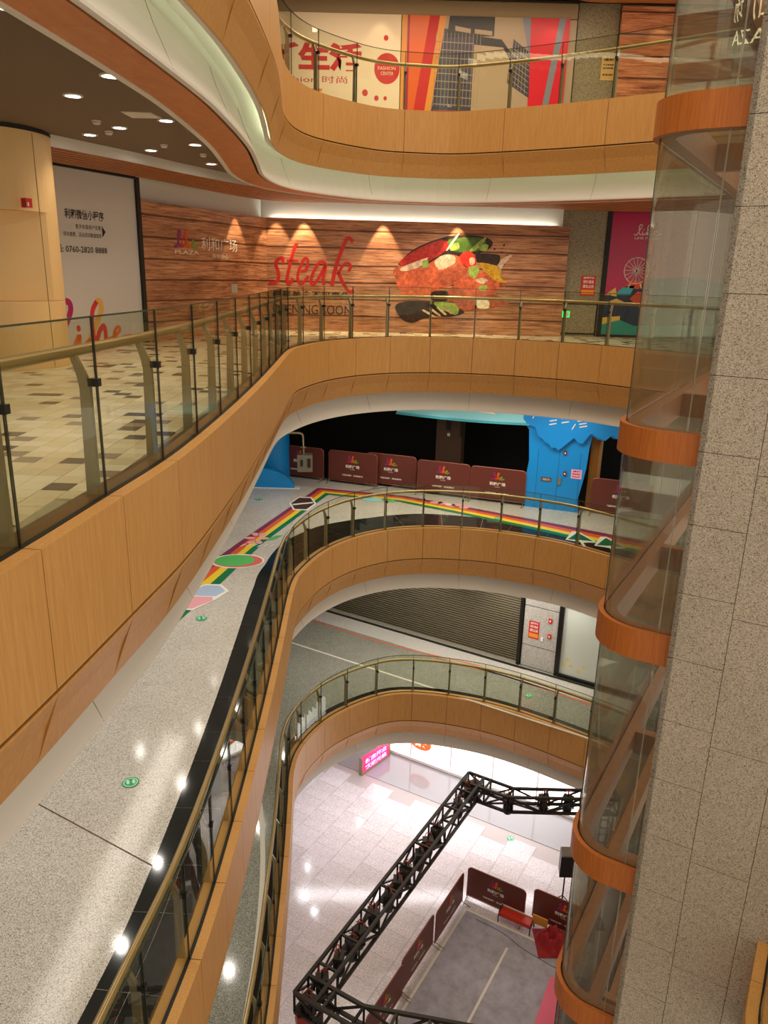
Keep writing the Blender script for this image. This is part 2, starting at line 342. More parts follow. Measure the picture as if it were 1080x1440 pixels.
# ------------------------------------------------------------------ glass balustrades
def balustrade(cv, L, label, s_from, s_to, phase, pw=1.05):
    e = root('glass_balustrade', cv.p((s_from + s_to) / 2, .12, L), 0, label, 'balustrade'); inv = Matrix.Translation(-e.location)
    def put(mb, nm, m, smooth=False, par=None):
        o = mb.build(nm, m, par or e, smooth)
        if par is None: o.data.transform(inv)
        else: o.data.transform(inv)
        return o
    s = phase
    while s < s_from: s += pw
    mb = MB(); sweep(mb, cv, s_from, s_to, [(.105, L - .04), (.105, L + .006), (.14, L + .006), (.14, L - .04)]); put(mb, 'base_channel', M_BLACK)
    while s + pw <= s_to + .01:
        a, b = s + .005, s + pw - .005
        mb = MB(); sweep(mb, cv, a, b, [(.115, L), (.115, L + 1.17), (.115, L + 1.18), (.130, L + 1.18), (.130, L + 1.17), (.130, L)], .2, 0, True, [0, 1, 1, 1, 0, 0]); put(mb, 'glass_pane', [M_GLASS, M_EDGE])
        mb = MB(); sweep(mb, cv, s - .005, s + .005, [(.114, L), (.114, L + 1.18), (.13, L + 1.18), (.13, L)]); put(mb, 'glass_seal', M_SEAL)
        # bent flat steel post behind every joint
        q = s + .012
        mb = MB(); w2 = .02
        pr = [(.17, 0, .042), (.17, .72, .034), (.19, .80, .03), (.25, .93, .02)]
        for (d0, z0, h0), (d1, z1, h1) in zip(pr, pr[1:]):
            lo = [cv.p(q - w2, d0, L + z0), cv.p(q + w2, d0, L + z0), cv.p(q + w2, d0 + 2 * h0, L + z0), cv.p(q - w2, d0 + 2 * h0, L + z0)]
            hi = [cv.p(q - w2, d1, L + z1), cv.p(q + w2, d1, L + z1), cv.p(q + w2, d1 + 2 * h1, L + z1), cv.p(q - w2, d1 + 2 * h1, L + z1)]
            mb.prism(lo, hi)
        po = put(mb, 'post', M_STEEL)
        mb = MB(); x, y, z = cv.p(s + .012, .142, L + .76); n2 = cv.nrm(s)
        mb.box((x, y, z), .07, .05, .05, math.atan2(n2.y, n2.x)); put(mb, 'clamp', M_BLK, par=po)
        s += pw
    n = int((s_to - s_from) / .15); mb = MB(); mb.tube([cv.p(s_from + (s_to - s_from) * i / n, .275, L + .955) for i in range(n + 1)], .037, 12); put(mb, 'handrail', M_BRASS, True)
    return e
balustrade(CV[20], 20, 'glass balustrade with brass rail in front of the top floor posters', 9.5, CV[20].L, PH[20], PW[20])
balustrade(CV[15], 15, 'glass balustrade with handrail in front of the wooden steak hoarding', .3, CV[15].L, PH[15], PW[15])
balustrade(CV[10], 10, 'glass balustrade with brass rail beside the rainbow stripe floor', .3, CV[10].L, PH[10], PW[10])
balustrade(CV[5], 5, 'glass balustrade with brass rail above the stage truss, before the roller shutter', .35, CV[5].L, PH[5], PW[5])
# L2 parapet on the lift side, cut by the granite column
CR = Curve2([(3.98, 6.30), (3.68, 5.8), (3.42, 5.33), (3.2, 4.6), (3.05, 3.5), (3.0, 1.5)][::-1])
class Flip(Curve2):
    def nrm(s, t): return -Curve2.nrm(s, t)
CR.__class__ = Flip
e = root('trim_6', kind='structure'); L = 10; s = .25
while s < CR.L - .1:
    s1 = min(CR.L, s + 1.05)
    mb = MB(); sweep(mb, CR, s, s1 - .006, [(0, L), (0, L - .86), (.02, L - .86), (.02, L - .03), (.105, L - .03), (.105, L)]); mb.build('fascia_panel', M_WOOD, e, kind='structure'); s += 1.05
mb = MB(); sweep(mb, CR, 0, CR.L, [(.14, L - .3), (.14, L + .005), (.24, L + .005), (.24, L - .3)]); mb.build('inner_cap', M_WOOD, e, kind='structure')
mb = MB(); sweep(mb, CR, 0, CR.L, [(.03, L - 1.2), (.03, L - .04), (.14, L - .04), (.14, L - 1.2)]); mb.build('edge_core', M_BLACK, e, kind='structure')
balustrade(CR, 10, 'short glass balustrade running into the granite column', .25, CR.L, .25)
mb = MB(); P = [CR.p(CR.L * i / 12, .24, 0)[:2] for i in range(13)] + [(9, 6.3), (9, 1.5)]
mb.prism([(x, y, 9.7) for x, y in P], [(x, y, 10.0) for x, y in P]); mb.build('floor', M_TERR, kind='structure')
# ------------------------------------------------------------------ black granite strips (middle level) laid slab by slab
cv = CV[10]; s = 4.2; g = M_BSTONE; k = 0; sc_ = cv.near((-1.2, 17.85))
WK = [(0, .88)] + [(cv.near(q), wd) for q, wd in (((-1.87, 15.3), .88), ((-1.75, 16.35), .98), ((-1.36, 17.56), 1.25), ((-.71, 18.55), 1.36), ((.2, 19.25), 1.2), ((1.15, 19.52), 1.3), ((3.04, 19.3), 1.07), ((4.41, 18.68), .86), ((5.45, 17.76), .72))] + [(99, .7)]
def strip_w(t):
    for (t0, w0), (t1, w1) in zip(WK, WK[1:]):
        if t <= t1: return w0 + (w1 - w0) * (t - t0) / (t1 - t0)
    return .7
while s < cv.L - 2:
    ln = .98 if k % 3 else .7
    for r0, r1 in ((.24, .55), (.556, None)):
        mb = MB(); n = 6; vs = []
        for q in range(n + 1):
            t = s + .003 + (ln - .006) * q / n; d1 = r1 if r1 else strip_w(t); vs += [cv.p(t, r0, 10.004), cv.p(t, d1, 10.004)]
        mb.add(vs, [(2 * q, 2 * q + 2, 2 * q + 3, 2 * q + 1) for q in range(n)]); mb.build('granite_slab', g, fl10, kind='structure')
    s += ln; k += 1
for L in (5,):
    mb = MB(); sweep(mb, CV[L], 0, CV[L].L, [(.24, L - .04), (.24, L + .004), (.40, L + .004), (.40, L - .04)]); mb.build('floor_edge_strip', g, fl5, kind='structure')
mb = MB(); mb.prism([(-4.335, 8.145, 10.001), (-4.33, 8.16, 10.001), (-2.51, 7.115, 10.001), (-2.52, 7.10, 10.001)][::-1], [(-4.335, 8.145, 10.003), (-4.33, 8.16, 10.003), (-2.51, 7.115, 10.003), (-2.52, 7.10, 10.003)][::-1])
mb.build('floor_joint', mat('joint_brown', srgb(90, 60, 48), .5), fl10, kind='structure')
# ------------------------------------------------------------------ upper floor tiles
TW = .19
tm = [mat('tile_cream', srgb(226, 212, 176), .25), mat('tile_sand', srgb(218, 204, 168), .25), mat('tile_pale', srgb(236, 226, 198), .25), mat('tile_taupe', srgb(150, 134, 110), .25), mat('tile_dark', srgb(92, 80, 66), .25)]
tms = []
for m in tm:
    mb = MB(); mb.box((0, 0, 0), TW - .006, TW - .006, .015); t = mb.build('floor_tile', m); tms.append(t.data); bpy.data.objects.remove(t)
cv = CV[15]; tiles = []
Q = [cv.p(cv.L * i / 120, .30, 0) for i in range(121)]
def left_of_void(x, y):
    if y < 14: 
        b = min(Q[:90], key=lambda q: abs(q[1] - y)); return x < b[0] - .02
    return (min((q[0] - x) ** 2 + (q[1] - y) ** 2 for q in Q)) > .04 ** 2 and not inside_void(x, y)
def inside_void(x, y):
    c = False; P = Q + [(12, 15, 0), (12, -4, 0)]; j = len(P) - 1
    for i in range(len(P)):
        if (P[i][1] > y) != (P[j][1] > y) and x < (P[j][0] - P[i][0]) * (y - P[i][1]) / (P[j][1] - P[i][1]) + P[i][0]: c = not c
        j = i
    return c
pool = []
for iy in range(0, int(19 / TW)):
    for ix in range(0, int(16 / TW)):
        x, y = -7.6 + ix * TW, 2.9 + iy * TW
        if x > -1.6 and y < 15: continue
        if y < 9.5 and x < -6.0 + (y - 3) * .1: continue
        if not left_of_void(x, y): continue
        if x > 8.6 : continue
        h = rnd.random(); mi = 4 if h < .055 else 3 if h < .12 else 1 if h < .3 else 2 if h < .6 else 0
        # seen one by one only where near
        pool.append((x * x + y * y + 2.2, x, y, mi))
pool.sort(); near = [p for p in pool if abs(p[1]) / p[2] < .52][:300]; nearset = set((p[1], p[2]) for p in near)
for _, x, y, mi in near:
    o = bpy.data.objects.new('floor_tile', tms[mi]); C.objects.link(o); o.parent = fl15; o.location = (x, y, 14.99); o['kind'] = 'structure'
mb = MB()
for _, x, y, mi in pool:
    if (x, y) in nearset: continue
    h = (TW - .006) / 2; mb.add([(x - h, y - h, 14.997), (x + h, y - h, 14.997), (x + h, y + h, 14.997), (x - h, y + h, 14.997)], [(0, 1, 2, 3)], mi)
mb.build('floor_tiles', tm, fl15, kind='stuff')
# bronze strip between the tiles and the glass
mb = MB(); sweep(mb, cv, 0, cv.L, [(.236, 14.96), (.236, 15.0), (.30, 15.0), (.30, 14.96)]); mb.build('floor_edge_strip', mat('bronze_strip', srgb(96, 74, 44), .35, .3), fl15, kind='structure')
# ------------------------------------------------------------------ ground floor paving
RZ = -math.pi / 6
gf = Floor(0, (0, 0), RZ)
GT = .83
mb = MB(); mb.box((0, 0, 0), GT - .006, GT - .006, .02); t = mb.build('paving_slab', M_MARB); gt = t.data; bpy.data.objects.remove(t)
mb = MB(); mb.box((0, 0, 0), GT - .006, GT - .006, .02); t = mb.build('paving_slab', speckle('white_floor_stone_b', srgb(208, 198, 198), srgb(188, 176, 174), srgb(222, 214, 214), 40, .14)); gt2 = t.data; bpy.data.objects.remove(t)
cand = []
for i in range(-30, 30):
    for j in range(0, 45):
        a, b = i * GT, j * GT * 1.0 + (GT / 2 if i % 2 else 0); x, y, z = gf.w(a, b)
        if -3.6 < x < 7.0 and 8.6 < y < 24:
            if (x - -1.05) * .5 + (y - 22.95) * .866 > -.35: continue      # the grey shop apron begins here
            cand.append((abs(x) / y, x, y))
cand = [c for c in cand if c[0] < .42]
cand.sort(key=lambda c: c[2]); 
for k, (_, x, y) in enumerate(cand[:300]):
    o = bpy.data.objects.new('paving_slab', gt if rnd.random() < .6 else gt2); C.objects.link(o); o.parent = fl0; o.location = (x, y, -.006); o.rotation_euler = (0, 0, RZ); o['kind'] = 'structure'
mb = MB(); P = [(-1.4, 23.15), (7.4, 18.05), (14, 24), (6, 31), (-3, 31)]
mb.prism([(x, y, -.008) for x, y in P], [(x, y, .004) for x, y in P]); mb.build('shop_apron', mat('grey_apron', srgb(150, 146, 146), .08), fl0, kind='structure')
# ------------------------------------------------------------------ enclosing walls
M_BEIGE = mat('beige_wall', srgb(196, 174, 140), .7)
for nm, c, sx, sy, sz in (('wall_back', (0, 31, 13), 26, .3, 32), ('wall_left', (-12.1, 13, 13), .3, 36, 32)):
    mb = MB(); mb.box(c, sx, sy, sz); mb.build(nm, M_BEIGE, kind='structure')
# ------------------------------------------------------------------ upper level: hoardings and shop fronts
def planks(name, c1, c2, c3, pl=.42):
    """printed plank picture: long boards with dark joints and smoky streaks"""
    m = mat(name, c1, .42); n, l, b = nodes(m)
    x = tex(n, l, 'ShaderNodeTexNoise', 2.6, (.5, .5, 10), Detail=9.0, Roughness=.78, Distortion=.3)
    r = ramp(n, [(.36, c3), (.48, c1), (.64, c2)]); l.new(x.outputs[0], r.inputs[0])
    t = n.new('ShaderNodeTexCoord'); sx = n.new('ShaderNodeSeparateXYZ'); l.new(t.outputs['Object'], sx.inputs[0])
    big = tex(n, l, 'ShaderNodeTexNoise', .8, (.6, .6, 1.6), Detail=2.0)
    ad = n.new('ShaderNodeMath'); ad.operation = 'MULTIPLY_ADD'; ad.inputs[1].default_value = .05; l.new(big.outputs[0], ad.inputs[0]); l.new(sx.outputs[2], ad.inputs[2])
    md = n.new('ShaderNodeMath'); md.operation = 'PINGPONG'; md.inputs[1].default_value = pl / 2; l.new(ad.outputs[0], md.inputs[0])
    r3 = ramp(n, [(0, (.10, .05, .03, 1)), (.06, (.35, .25, .2, 1)), (.13, (1, 1, 1, 1))]); 
    dv = n.new('ShaderNodeMath'); dv.operation = 'DIVIDE'; dv.inputs[1].default_value = pl / 2; l.new(md.outputs[0], dv.inputs[0]); l.new(dv.outputs[0], r3.inputs[0])
    r4 = ramp(n, [(.30, (.62, .52, .46, 1)), (.52, (1, 1, 1, 1))]); l.new(big.outputs[0], r4.inputs[0])
    m1 = n.new('ShaderNodeMix'); m1.data_type = 'RGBA'; m1.blend_type = 'MULTIPLY'; m1.inputs[0].default_value = 1; l.new(r.outputs[0], m1.inputs[6]); l.new(r3.outputs[0], m1.inputs[7])
    m2 = n.new('ShaderNodeMix'); m2.data_type = 'RGBA'; m2.blend_type = 'MULTIPLY'; m2.inputs[0].default_value = .8; l.new(m1.outputs[2], m2.inputs[6]); l.new(r4.outputs[0], m2.inputs[7])
    l.new(m2.outputs[2], b.inputs['Base Color']); return m
M_PLK = planks('printed_planks', srgb(178, 118, 82), srgb(222, 172, 132), srgb(86, 50, 32))
F1 = Frame((-5.0, 16.3), (-3.15, 20.6)); F2 = Frame((-3.15, 20.6), (4.3, 21.0)); F3 = Frame((4.3, 21.3), (6, 21.3))
# plaster walls behind and above the hoardings
for f, a0, a1, o0, o1 in ((F1, -9.5, 4.75, -.35, -.2), (F2, -.15, 7.6, -.35, -.2)):
    mb = MB(); f.box(mb, a0, a1, 15, 18.32, o0, o1); mb.build('wall_shopfront', M_WHITE, kind='structure')
h1 = root('hoarding', F1.w(2.3, 15, .1), 0); 
def at_root(o, r): o.data.transform(Matrix.Translation(-Vector(r.location))) if o.parent is r else None
def adopt(r):
    """children were built in world coordinates: shift their meshes under the root"""
    mv = Matrix.Translation(-Vector(r.location)); done = set()
    def go(o):
        for c in o.children:
            if c.data and c.data.name not in done: c.data.transform(mv); done.add(c.data.name)
            go(c)
    go(r)
tag(h1, 'timber print hoarding with the plaza emblem, between white poster and steak hoarding', 'hoarding')
mb = MB(); F1.box(mb, .02, 4.70, 15.0, 17.75, -.1, .0); mb.build('printed_board', M_PLK, h1)
logo(F1, 1.0, 1.85, 16.92, 17.25, .004, .05, h1)
text(F1, 'PLAZA', 1.02, 1.85, 16.78, 16.86, .006, M_WPRINT, h1)
text(F1, '利和广场', 1.95, 3.35, 16.88, 17.16, .006, M_WPRINT, h1)
text(F1, '购物中心', 2.35, 2.98, 16.72, 16.82, .006, M_WPRINT, h1)
mb = MB(); F1.box(mb, 3.05, 3.3, 15.95, 16.15, .004, .012); mb.build('notice', mat('grey_notice', srgb(150, 154, 150), .5), h1)
adopt(h1)
h2 = root('hoarding', F2.w(3.7, 15, .1), 0); tag(h2, 'timber print hoarding with red steak lettering and a dish of grilled meat', 'hoarding')
mb = MB(); F2.box(mb, .0, 7.45, 15.0, 17.76, -.1, .0); mb.build('printed_board', M_PLK, h2)
mb = MB(); F2.box(mb, 7.45, 7.75, 15.0, 17.74, -.45, -.02); mb.build('return_board', M_PLK, h2)
# steak in brush script
mb = MB(); z0 = 16.02; A = lambda pts: [(.02 + (x - 60) / 885 * 2.2, 17.33 - (y - 160) / 620 * 1.36) for x, y in pts]
st = [([(215, 465), (210, 405), (165, 420), (140, 465), (165, 560), (165, 640), (130, 680), (62, 680)], .085),
      ([(370, 262), (345, 262), (320, 340), (280, 500), (255, 640), (270, 690), (320, 630)], .085), ([(250, 430), (370, 428)], .05),
      ([(400, 545), (450, 525), (470, 420), (430, 410), (375, 540), (365, 640), (400, 690), (450, 630), (475, 600)], .07),
      ([(655, 455), (600, 430), (530, 540), (500, 660), (530, 690), (600, 580), (655, 455), (625, 640), (640, 695)], .075),
      ([(935, 205), (880, 165), (830, 260), (760, 480), (715, 700)], .10), ([(775, 570), (830, 470), (880, 440), (910, 475), (890, 535)], .075), ([(785, 545), (830, 660), (900, 765), (945, 745)], .09)]
for P, wd in st: F2.stroke(mb, A(P), wd, .003, .005)
mb.build('steak_lettering', M_RED, h2)
text(F2, '最是美食不可辜负', .12, 2.12, 15.83, 16.0, .005, M_KPRINT, h2, bold=.02)
text(F2, 'OPENING SOON', .12, 2.16, 15.42, 15.66, .005, M_KPRINT, h2)
# the dish: overlapping printed shapes
DC = {'dark': srgb(42, 18, 12), 'red': srgb(168, 24, 14), 'meat': srgb(176, 84, 52), 'crust': srgb(206, 96, 58), 'pale': srgb(222, 190, 160), 'green': srgb(70, 100, 30), 'lime': srgb(150, 176, 80), 'yellow': srgb(220, 168, 20), 'tomato': srgb(206, 44, 22), 'white': srgb(240, 226, 190)}
dm = []; dk = list(DC)
for k in dk:
    m = mat('dish_' + k, DC[k], .45); n, l, b = nodes(m); x = tex(n, l, 'ShaderNodeTexNoise', 9, Detail=8.0, Roughness=.85)
    c = DC[k]; r = ramp(n, [(.35, tuple(v * .45 for v in c[:3]) + (1,)), (.5, c), (.66, tuple(min(1, v * 1.5 + .03) for v in c[:3]) + (1,))]); l.new(x.outputs[0], r.inputs[0]); l.new(r.outputs[0], b.inputs['Base Color']); dm.append(m)
dish = MB(); X = lambda p: (3.2 + (p[0] - 60) / 5.4 * .01855, 17.72 - (p[1] - 20) / 5.4 * .01795)
def blob(P, c, lay):
    n = len(P); Q2 = []
    for i in range(n):
        p0, p1, p2, p3 = [Vector(P[(i + k) % n]) for k in (-1, 0, 1, 2)]
        for k in range(4): t = k / 4; Q2.append(.5 * ((2 * p1) + (p2 - p0) * t + (2 * p0 - 5 * p1 + 4 * p2 - p3) * t * t + (3 * p1 - p0 - 3 * p2 + p3) * t ** 3))
    P = Q2 if n > 3 else P
    F2.poly(dish, [X(p) for p in P][::-1], .001, .002 + lay * .0006, dk.index(c))
blob([(120, 300), (230, 200), (420, 120), (560, 95), (720, 100), (800, 130), (795, 180), (700, 230), (560, 250), (420, 330), (250, 360), (120, 330)], 'dark', 0)
blob([(110, 310), (230, 215), (400, 140), (480, 150), (470, 200), (340, 290), (200, 335)], 'red', 1)
blob([(130, 345), (270, 285), (330, 270), (250, 350), (140, 370)], 'pale', 2)
blob([(70, 400), (90, 345), (200, 330), (120, 430)], 'meat', 1)
blob([(480, 130), (700, 110), (760, 150), (690, 210), (520, 215)], 'green', 2)
blob([(495, 170), (545, 150), (560, 190), (520, 210), (490, 205)], 'lime', 3); blob([(640, 200), (745, 108), (750, 130), (680, 205)], 'lime', 3); blob([(705, 165), (775, 160), (760, 205), (715, 200)], 'lime', 3)
blob([(540, 90), (550, 95), (480, 200), (465, 200)], 'white', 4)
blob([(690, 230), (800, 225), (870, 240), (850, 310), (740, 300), (690, 280)], 'dark', 1)
blob([(565, 250), (620, 210), (680, 240), (690, 310), (640, 340), (590, 310)], 'tomato', 4); blob([(640, 265), (675, 258), (680, 300), (650, 312)], 'pale', 5)
blob([(100, 420), (180, 365), (300, 330), (400, 270), (520, 240), (600, 290), (620, 380), (560, 440), (430, 500), (300, 560), (180, 570), (110, 500)], 'crust', 3)
blob([(380, 290), (440, 245), (520, 245), (530, 300), (440, 350), (400, 340)], 'pale', 4); blob([(420, 380), (600, 310), (620, 385), (470, 470), (430, 450)], 'meat', 4)
blob([(285, 295), (330, 288), (328, 335), (290, 340)], 'lime', 5); blob([(640, 330), (715, 325), (700, 400), (655, 400)], 'lime', 5)
blob([(560, 440), (660, 380), (740, 360), (850, 400), (880, 470), (800, 560), (620, 560), (500, 520)], 'crust', 3)
blob([(490, 500), (560, 480), (640, 540), (690, 590), (500, 585)], 'meat', 4); blob([(370, 520), (485, 515), (485, 585), (365, 580)], 'dark', 4)
blob([(710, 300), (790, 300), (880, 330), (885, 400), (940, 435), (860, 430), (790, 380)], 'yellow', 5); blob([(855, 320), (895, 255), (965, 230), (905, 300), (880, 350)], 'pale', 5)
blob([(870, 450), (955, 430), (920, 470)], 'meat', 5); blob([(690, 425), (750, 405), (790, 425), (750, 450)], 'pale', 5); blob([(725, 470), (780, 460), (780, 500), (730, 500)], 'lime', 5)
blob([(800, 530), (900, 545), (965, 590), (880, 620), (800, 640), (600, 650), (560, 600), (700, 590)], 'meat', 3)
blob([(90, 640), (160, 600), (330, 600), (420, 680), (300, 730), (220, 760), (140, 730)], 'dark', 3); blob([(320, 600), (450, 600), (620, 660), (560, 700), (400, 700)], 'dark', 3)
for k in range(4): blob([(300 + 55 * k, 665 - 12 * k), (318 + 55 * k, 658 - 12 * k), (400 + 42 * k, 706 - 10 * k), (385 + 42 * k, 710 - 10 * k)], 'pale', 5)
blob([(385, 600), (520, 600), (580, 640), (560, 690), (500, 670), (440, 650)], 'lime', 5); blob([(710, 565), (800, 575), (805, 635), (715, 630)], 'white', 6)
for p in [(895, 160), (825, 190), (880, 215), (925, 240), (960, 570), (905, 300)]: blob([(p[0] - 8, p[1]), (p[0], p[1] - 9), (p[0] + 8, p[1]), (p[0], p[1] + 9)], 'dark', 2)
dish.build('dish_picture', dm, h2)
adopt(h2)
# white poster wall by the column
wp = root('poster_board', F1.w(-1.5, 15, .05)); tag(wp, 'tall white poster board with phone number and ribbon lettering beside the round column', 'poster')
mb = MB(); F1.box(mb, -6.6, -.1, 15.02, 18.14, -.08, .0); mb.build('poster_sheet', mat('poster_white', srgb(212, 206, 204), .35), wp)
mb = MB(); F1.box(mb, -.12, -.02, 15.0, 18.16, -.1, .05); F1.box(mb, -6.6, -.12, 18.12, 18.2, -.1, .05); mb.build('poster_frame', M_BLACK, wp)
text(F1, '利和微信小程序', -1.98, -1.02, 17.28, 17.45, .004, M_KPRINT, wp, bold=.02)
text(F1, '更多惊喜商户优惠', -1.75, -1.12, 17.12, 17.2, .004, M_KPRINT, wp)
text(F1, '停车缴费、活动资讯敬请留意', -2.05, -1.12, 16.98, 17.06, .004, M_KPRINT, wp)
text(F1, '热线: 0760-2820 8888', -2.42, -1.0, 16.7, 16.84, .004, M_KPRINT, wp, bold=.015)
mb = MB(); F1.poly(mb, [(-1.09, 17.2), (-1.09, 17.0), (-1.0, 17.1)], .001, .004); mb.build('printed_arrow', M_KPRINT, wp)
mr = [mat('ribbon_magenta', srgb(176, 16, 100), .4), mat('ribbon_red', srgb(214, 50, 40), .4), mat('ribbon_orange', srgb(222, 110, 40), .4), mat('ribbon_gold', srgb(228, 176, 80), .4)]
mb = MB(); B = lambda pts: [(-2.24 + (x - 95) / 685 * 2.1, 15.02 + (1440 - y) / 1280 * 2.63) for x, y in pts]
F1.stroke(mb, B([(60, 1120), (110, 1040), (150, 1040), (160, 1100), (130, 1190), (60, 1340)]), .12, .001, .003, 0)
F1.stroke(mb, B([(165, 1420), (210, 1330), (205, 1440), (250, 1420), (300, 1370)]), .09, .001, .004, 2); F1.ell(mb, *B([(208, 1270)])[0], .05, .06, .001, .004, 12, 1)
F1.stroke(mb, B([(300, 1370), (350, 1260), (410, 1110), (400, 1040), (370, 1040)]), .12, .001, .005, 3); F1.stroke(mb, B([(375, 1040), (335, 1120), (320, 1250), (330, 1370), (345, 1410), (375, 1320), (415, 1260), (430, 1310), (430, 1390)]), .1, .001, .006, 1)
F1.stroke(mb, B([(430, 1390), (500, 1370), (560, 1310), (540, 1280), (505, 1340), (520, 1400), (590, 1380), (660, 1370)]), .07, .001, .007, 2)
mb.build('ribbon_lettering', mr, wp); adopt(wp)
# stone pier and magenta poster to the right of the hoardings
mb = MB(); F3.box(mb, -.5, 6.5, 15, 18.3, -.9, -.35); mb.build('wall_shopfront', M_STONE, kind='structure')
mb = MB(); F3.box(mb, -.15, 1.3, 15, 18.3, -.3, 0)
wr = mb.build('wall_shopfront', M_STONE, kind='structure')
mb = MB(); F3.box(mb, .0, 1.28, 15.82, 15.86, 0, .012); F3.box(mb, .0, .04, 15.0, 15.86, 0, .012); F3.box(mb, 1.24, 1.28, 15, 15.86, 0, .012); F3.box(mb, .0, 1.28, 15.04, 15.08, 0, .012); mb.build('cabinet_trim', M_BLACK, wr, kind='structure')
mp = root('poster_board', F3.w(2.5, 15, .0)); tag(mp, 'tall magenta poster with ferris wheel picture next to the glass lift shaft', 'poster')
M_MAG = mat('magenta_print', srgb(190, 10, 82), .25)
mb = MB(); F3.box(mb, 1.42, 5.6, 15.06, 18.16, -.1, .0); mb.build('poster_sheet', M_MAG, mp)
mb = MB(); F3.box(mb, 1.3, 1.42, 15.0, 18.26, -.12, .04); F3.box(mb, 1.42, 5.6, 18.16, 18.22, -.12, .04); F3.box(mb, 1.42, 5.6, 15.0, 15.06, -.12, .04); mb.build('poster_frame', M_BLACK, mp)
mt = [mat('print_teal', srgb(28, 150, 140), .4), mat('print_navy', srgb(22, 40, 74), .4), mat('print_sand', srgb(226, 190, 90), .4), mat('print_coral', srgb(218, 70, 40), .4), mat('print_sky', srgb(60, 176, 200), .4)]
mb = MB()
F3.poly(mb, [(1.42, 15.06), (5.6, 15.06), (5.6, 16.3), (3.6, 16.6), (2.4, 16.5), (2.0, 16.2), (1.42, 16.05)], .001, .002, 1)
F3.poly(mb, [(1.42, 15.06), (5.6, 15.06), (5.6, 15.4), (2.3, 15.3), (1.9, 15.45), (1.42, 15.32)], .001, .004, 0)
F3.poly(mb, [(1.42, 15.3), (1.9, 15.45), (1.9, 15.55), (1.42, 15.5)], .001, .003, 2)
F3.poly(mb, [(1.5, 15.9), (1.8, 15.83), (2.0, 15.9), (1.75, 16.0)], .001, .005, 2); F3.poly(mb, [(2.1, 16.0), (2.5, 15.7), (2.6, 16.1), (2.3, 16.2)], .001, .005, 3)
F3.poly(mb, [(1.7, 16.1), (1.9, 16.3), (2.2, 16.35), (2.1, 16.1)], .001, .006, 4); F3.poly(mb, [(1.9, 16.3), (2.1, 16.5), (2.5, 16.45), (2.3, 16.25)], .001, .006, 3); F3.poly(mb, [(1.45, 16.1), (1.7, 16.28), (1.75, 16.05)], .001, .006, 2)
mb.build('landscape_print', mt, mp)
mb = MB(); cx, cz = 2.2, 16.72
for k in range(16): a = k * math.pi / 8; b = a + math.pi / 8; F3.stroke(mb, [(cx + .33 * math.cos(a), cz + .33 * math.sin(a)), (cx + .33 * math.cos(b), cz + .33 * math.sin(b))], .018, .002, .007); F3.stroke(mb, [(cx, cz), (cx + .33 * math.cos(a), cz + .33 * math.sin(a))], .012, .002, .007)
F3.stroke(mb, [(cx, cz), (cx - .18, cz - .45)], .025, .002, .007); F3.stroke(mb, [(cx, cz), (cx + .18, cz - .45)], .025, .002, .007); mb.build('wheel_print', M_WPRINT, mp)
logo(F3, 2.02, 2.75, 17.6, 17.86, .002, .022, mp, [M_WPRINT] * 4); text(F3, 'LIHE PLAZA', 2.05, 2.7, 17.5, 17.56, .004, M_WPRINT, mp); adopt(mp)
def notice(f, a0, a1, z0, z1, o, label, rows, m_bg=None, foot=True):
    r = root('notice_poster', f.w((a0 + a1) / 2, z0, o)); tag(r, label, 'poster')
    mb = MB(); f.box(mb, a0, a1, z0, z1, o - .004, o + .002); mb.build('sheet', m_bg or mat('notice_red', srgb(204, 30, 26), .5), r)
    if foot: mb = MB(); f.box(mb, a0 + .02, a1 - .02, z0 + .04, z0 + (z1 - z0) * .3, o + .002, o + .004); mb.build('yellow_band', mat('notice_yellow', srgb(240, 150, 50), .5), r)
    for k, (t, za, zb, m) in enumerate(rows): text(f, t, a0 + (a1 - a0) * .12, a1 - (a1 - a0) * .12, z0 + (z1 - z0) * za, z0 + (z1 - z0) * zb, o + .005, m, r, bold=.02)
    adopt(r); return r
notice(F3, .77, 1.15, 16.05, 16.56, .005, 'red notice poster on the stone pier beside the magenta poster', [('温馨提示', .84, .95, M_WPRINT), ('消防通道', .62, .78, M_WPRINT), ('请勿占用', .38, .56, M_WPRINT)])
ex = root('exit_sign', F3.w(.33, 15.4, .02)); tag(ex, 'small green lit exit sign low on the stone pier', 'sign')
M_GRN = mat('green_sign', srgb(20, 170, 70), .4, emit=srgb(30, 220, 90), es=1.6)
mb = MB(); F3.poly(mb, [(.12, 15.56), (.22, 15.48), (.54, 15.48), (.54, 15.64), (.22, 15.64)], .001, .02); mb.build('sign_box', M_GRN, ex)
mb = MB(); F3.ell(mb, .3, 15.60, .014, .014, .02, .024, 8); F3.stroke(mb, [(.31, 15.585), (.29, 15.55), (.26, 15.52)], .016, .02, .024); F3.stroke(mb, [(.29, 15.55), (.325, 15.525)], .014, .02, .024); F3.poly(mb, [(.38, 15.50), (.52, 15.50), (.52, 15.62), (.38, 15.62)], .02, .023); mb.build('running_figure', M_WPRINT, ex); adopt(ex)
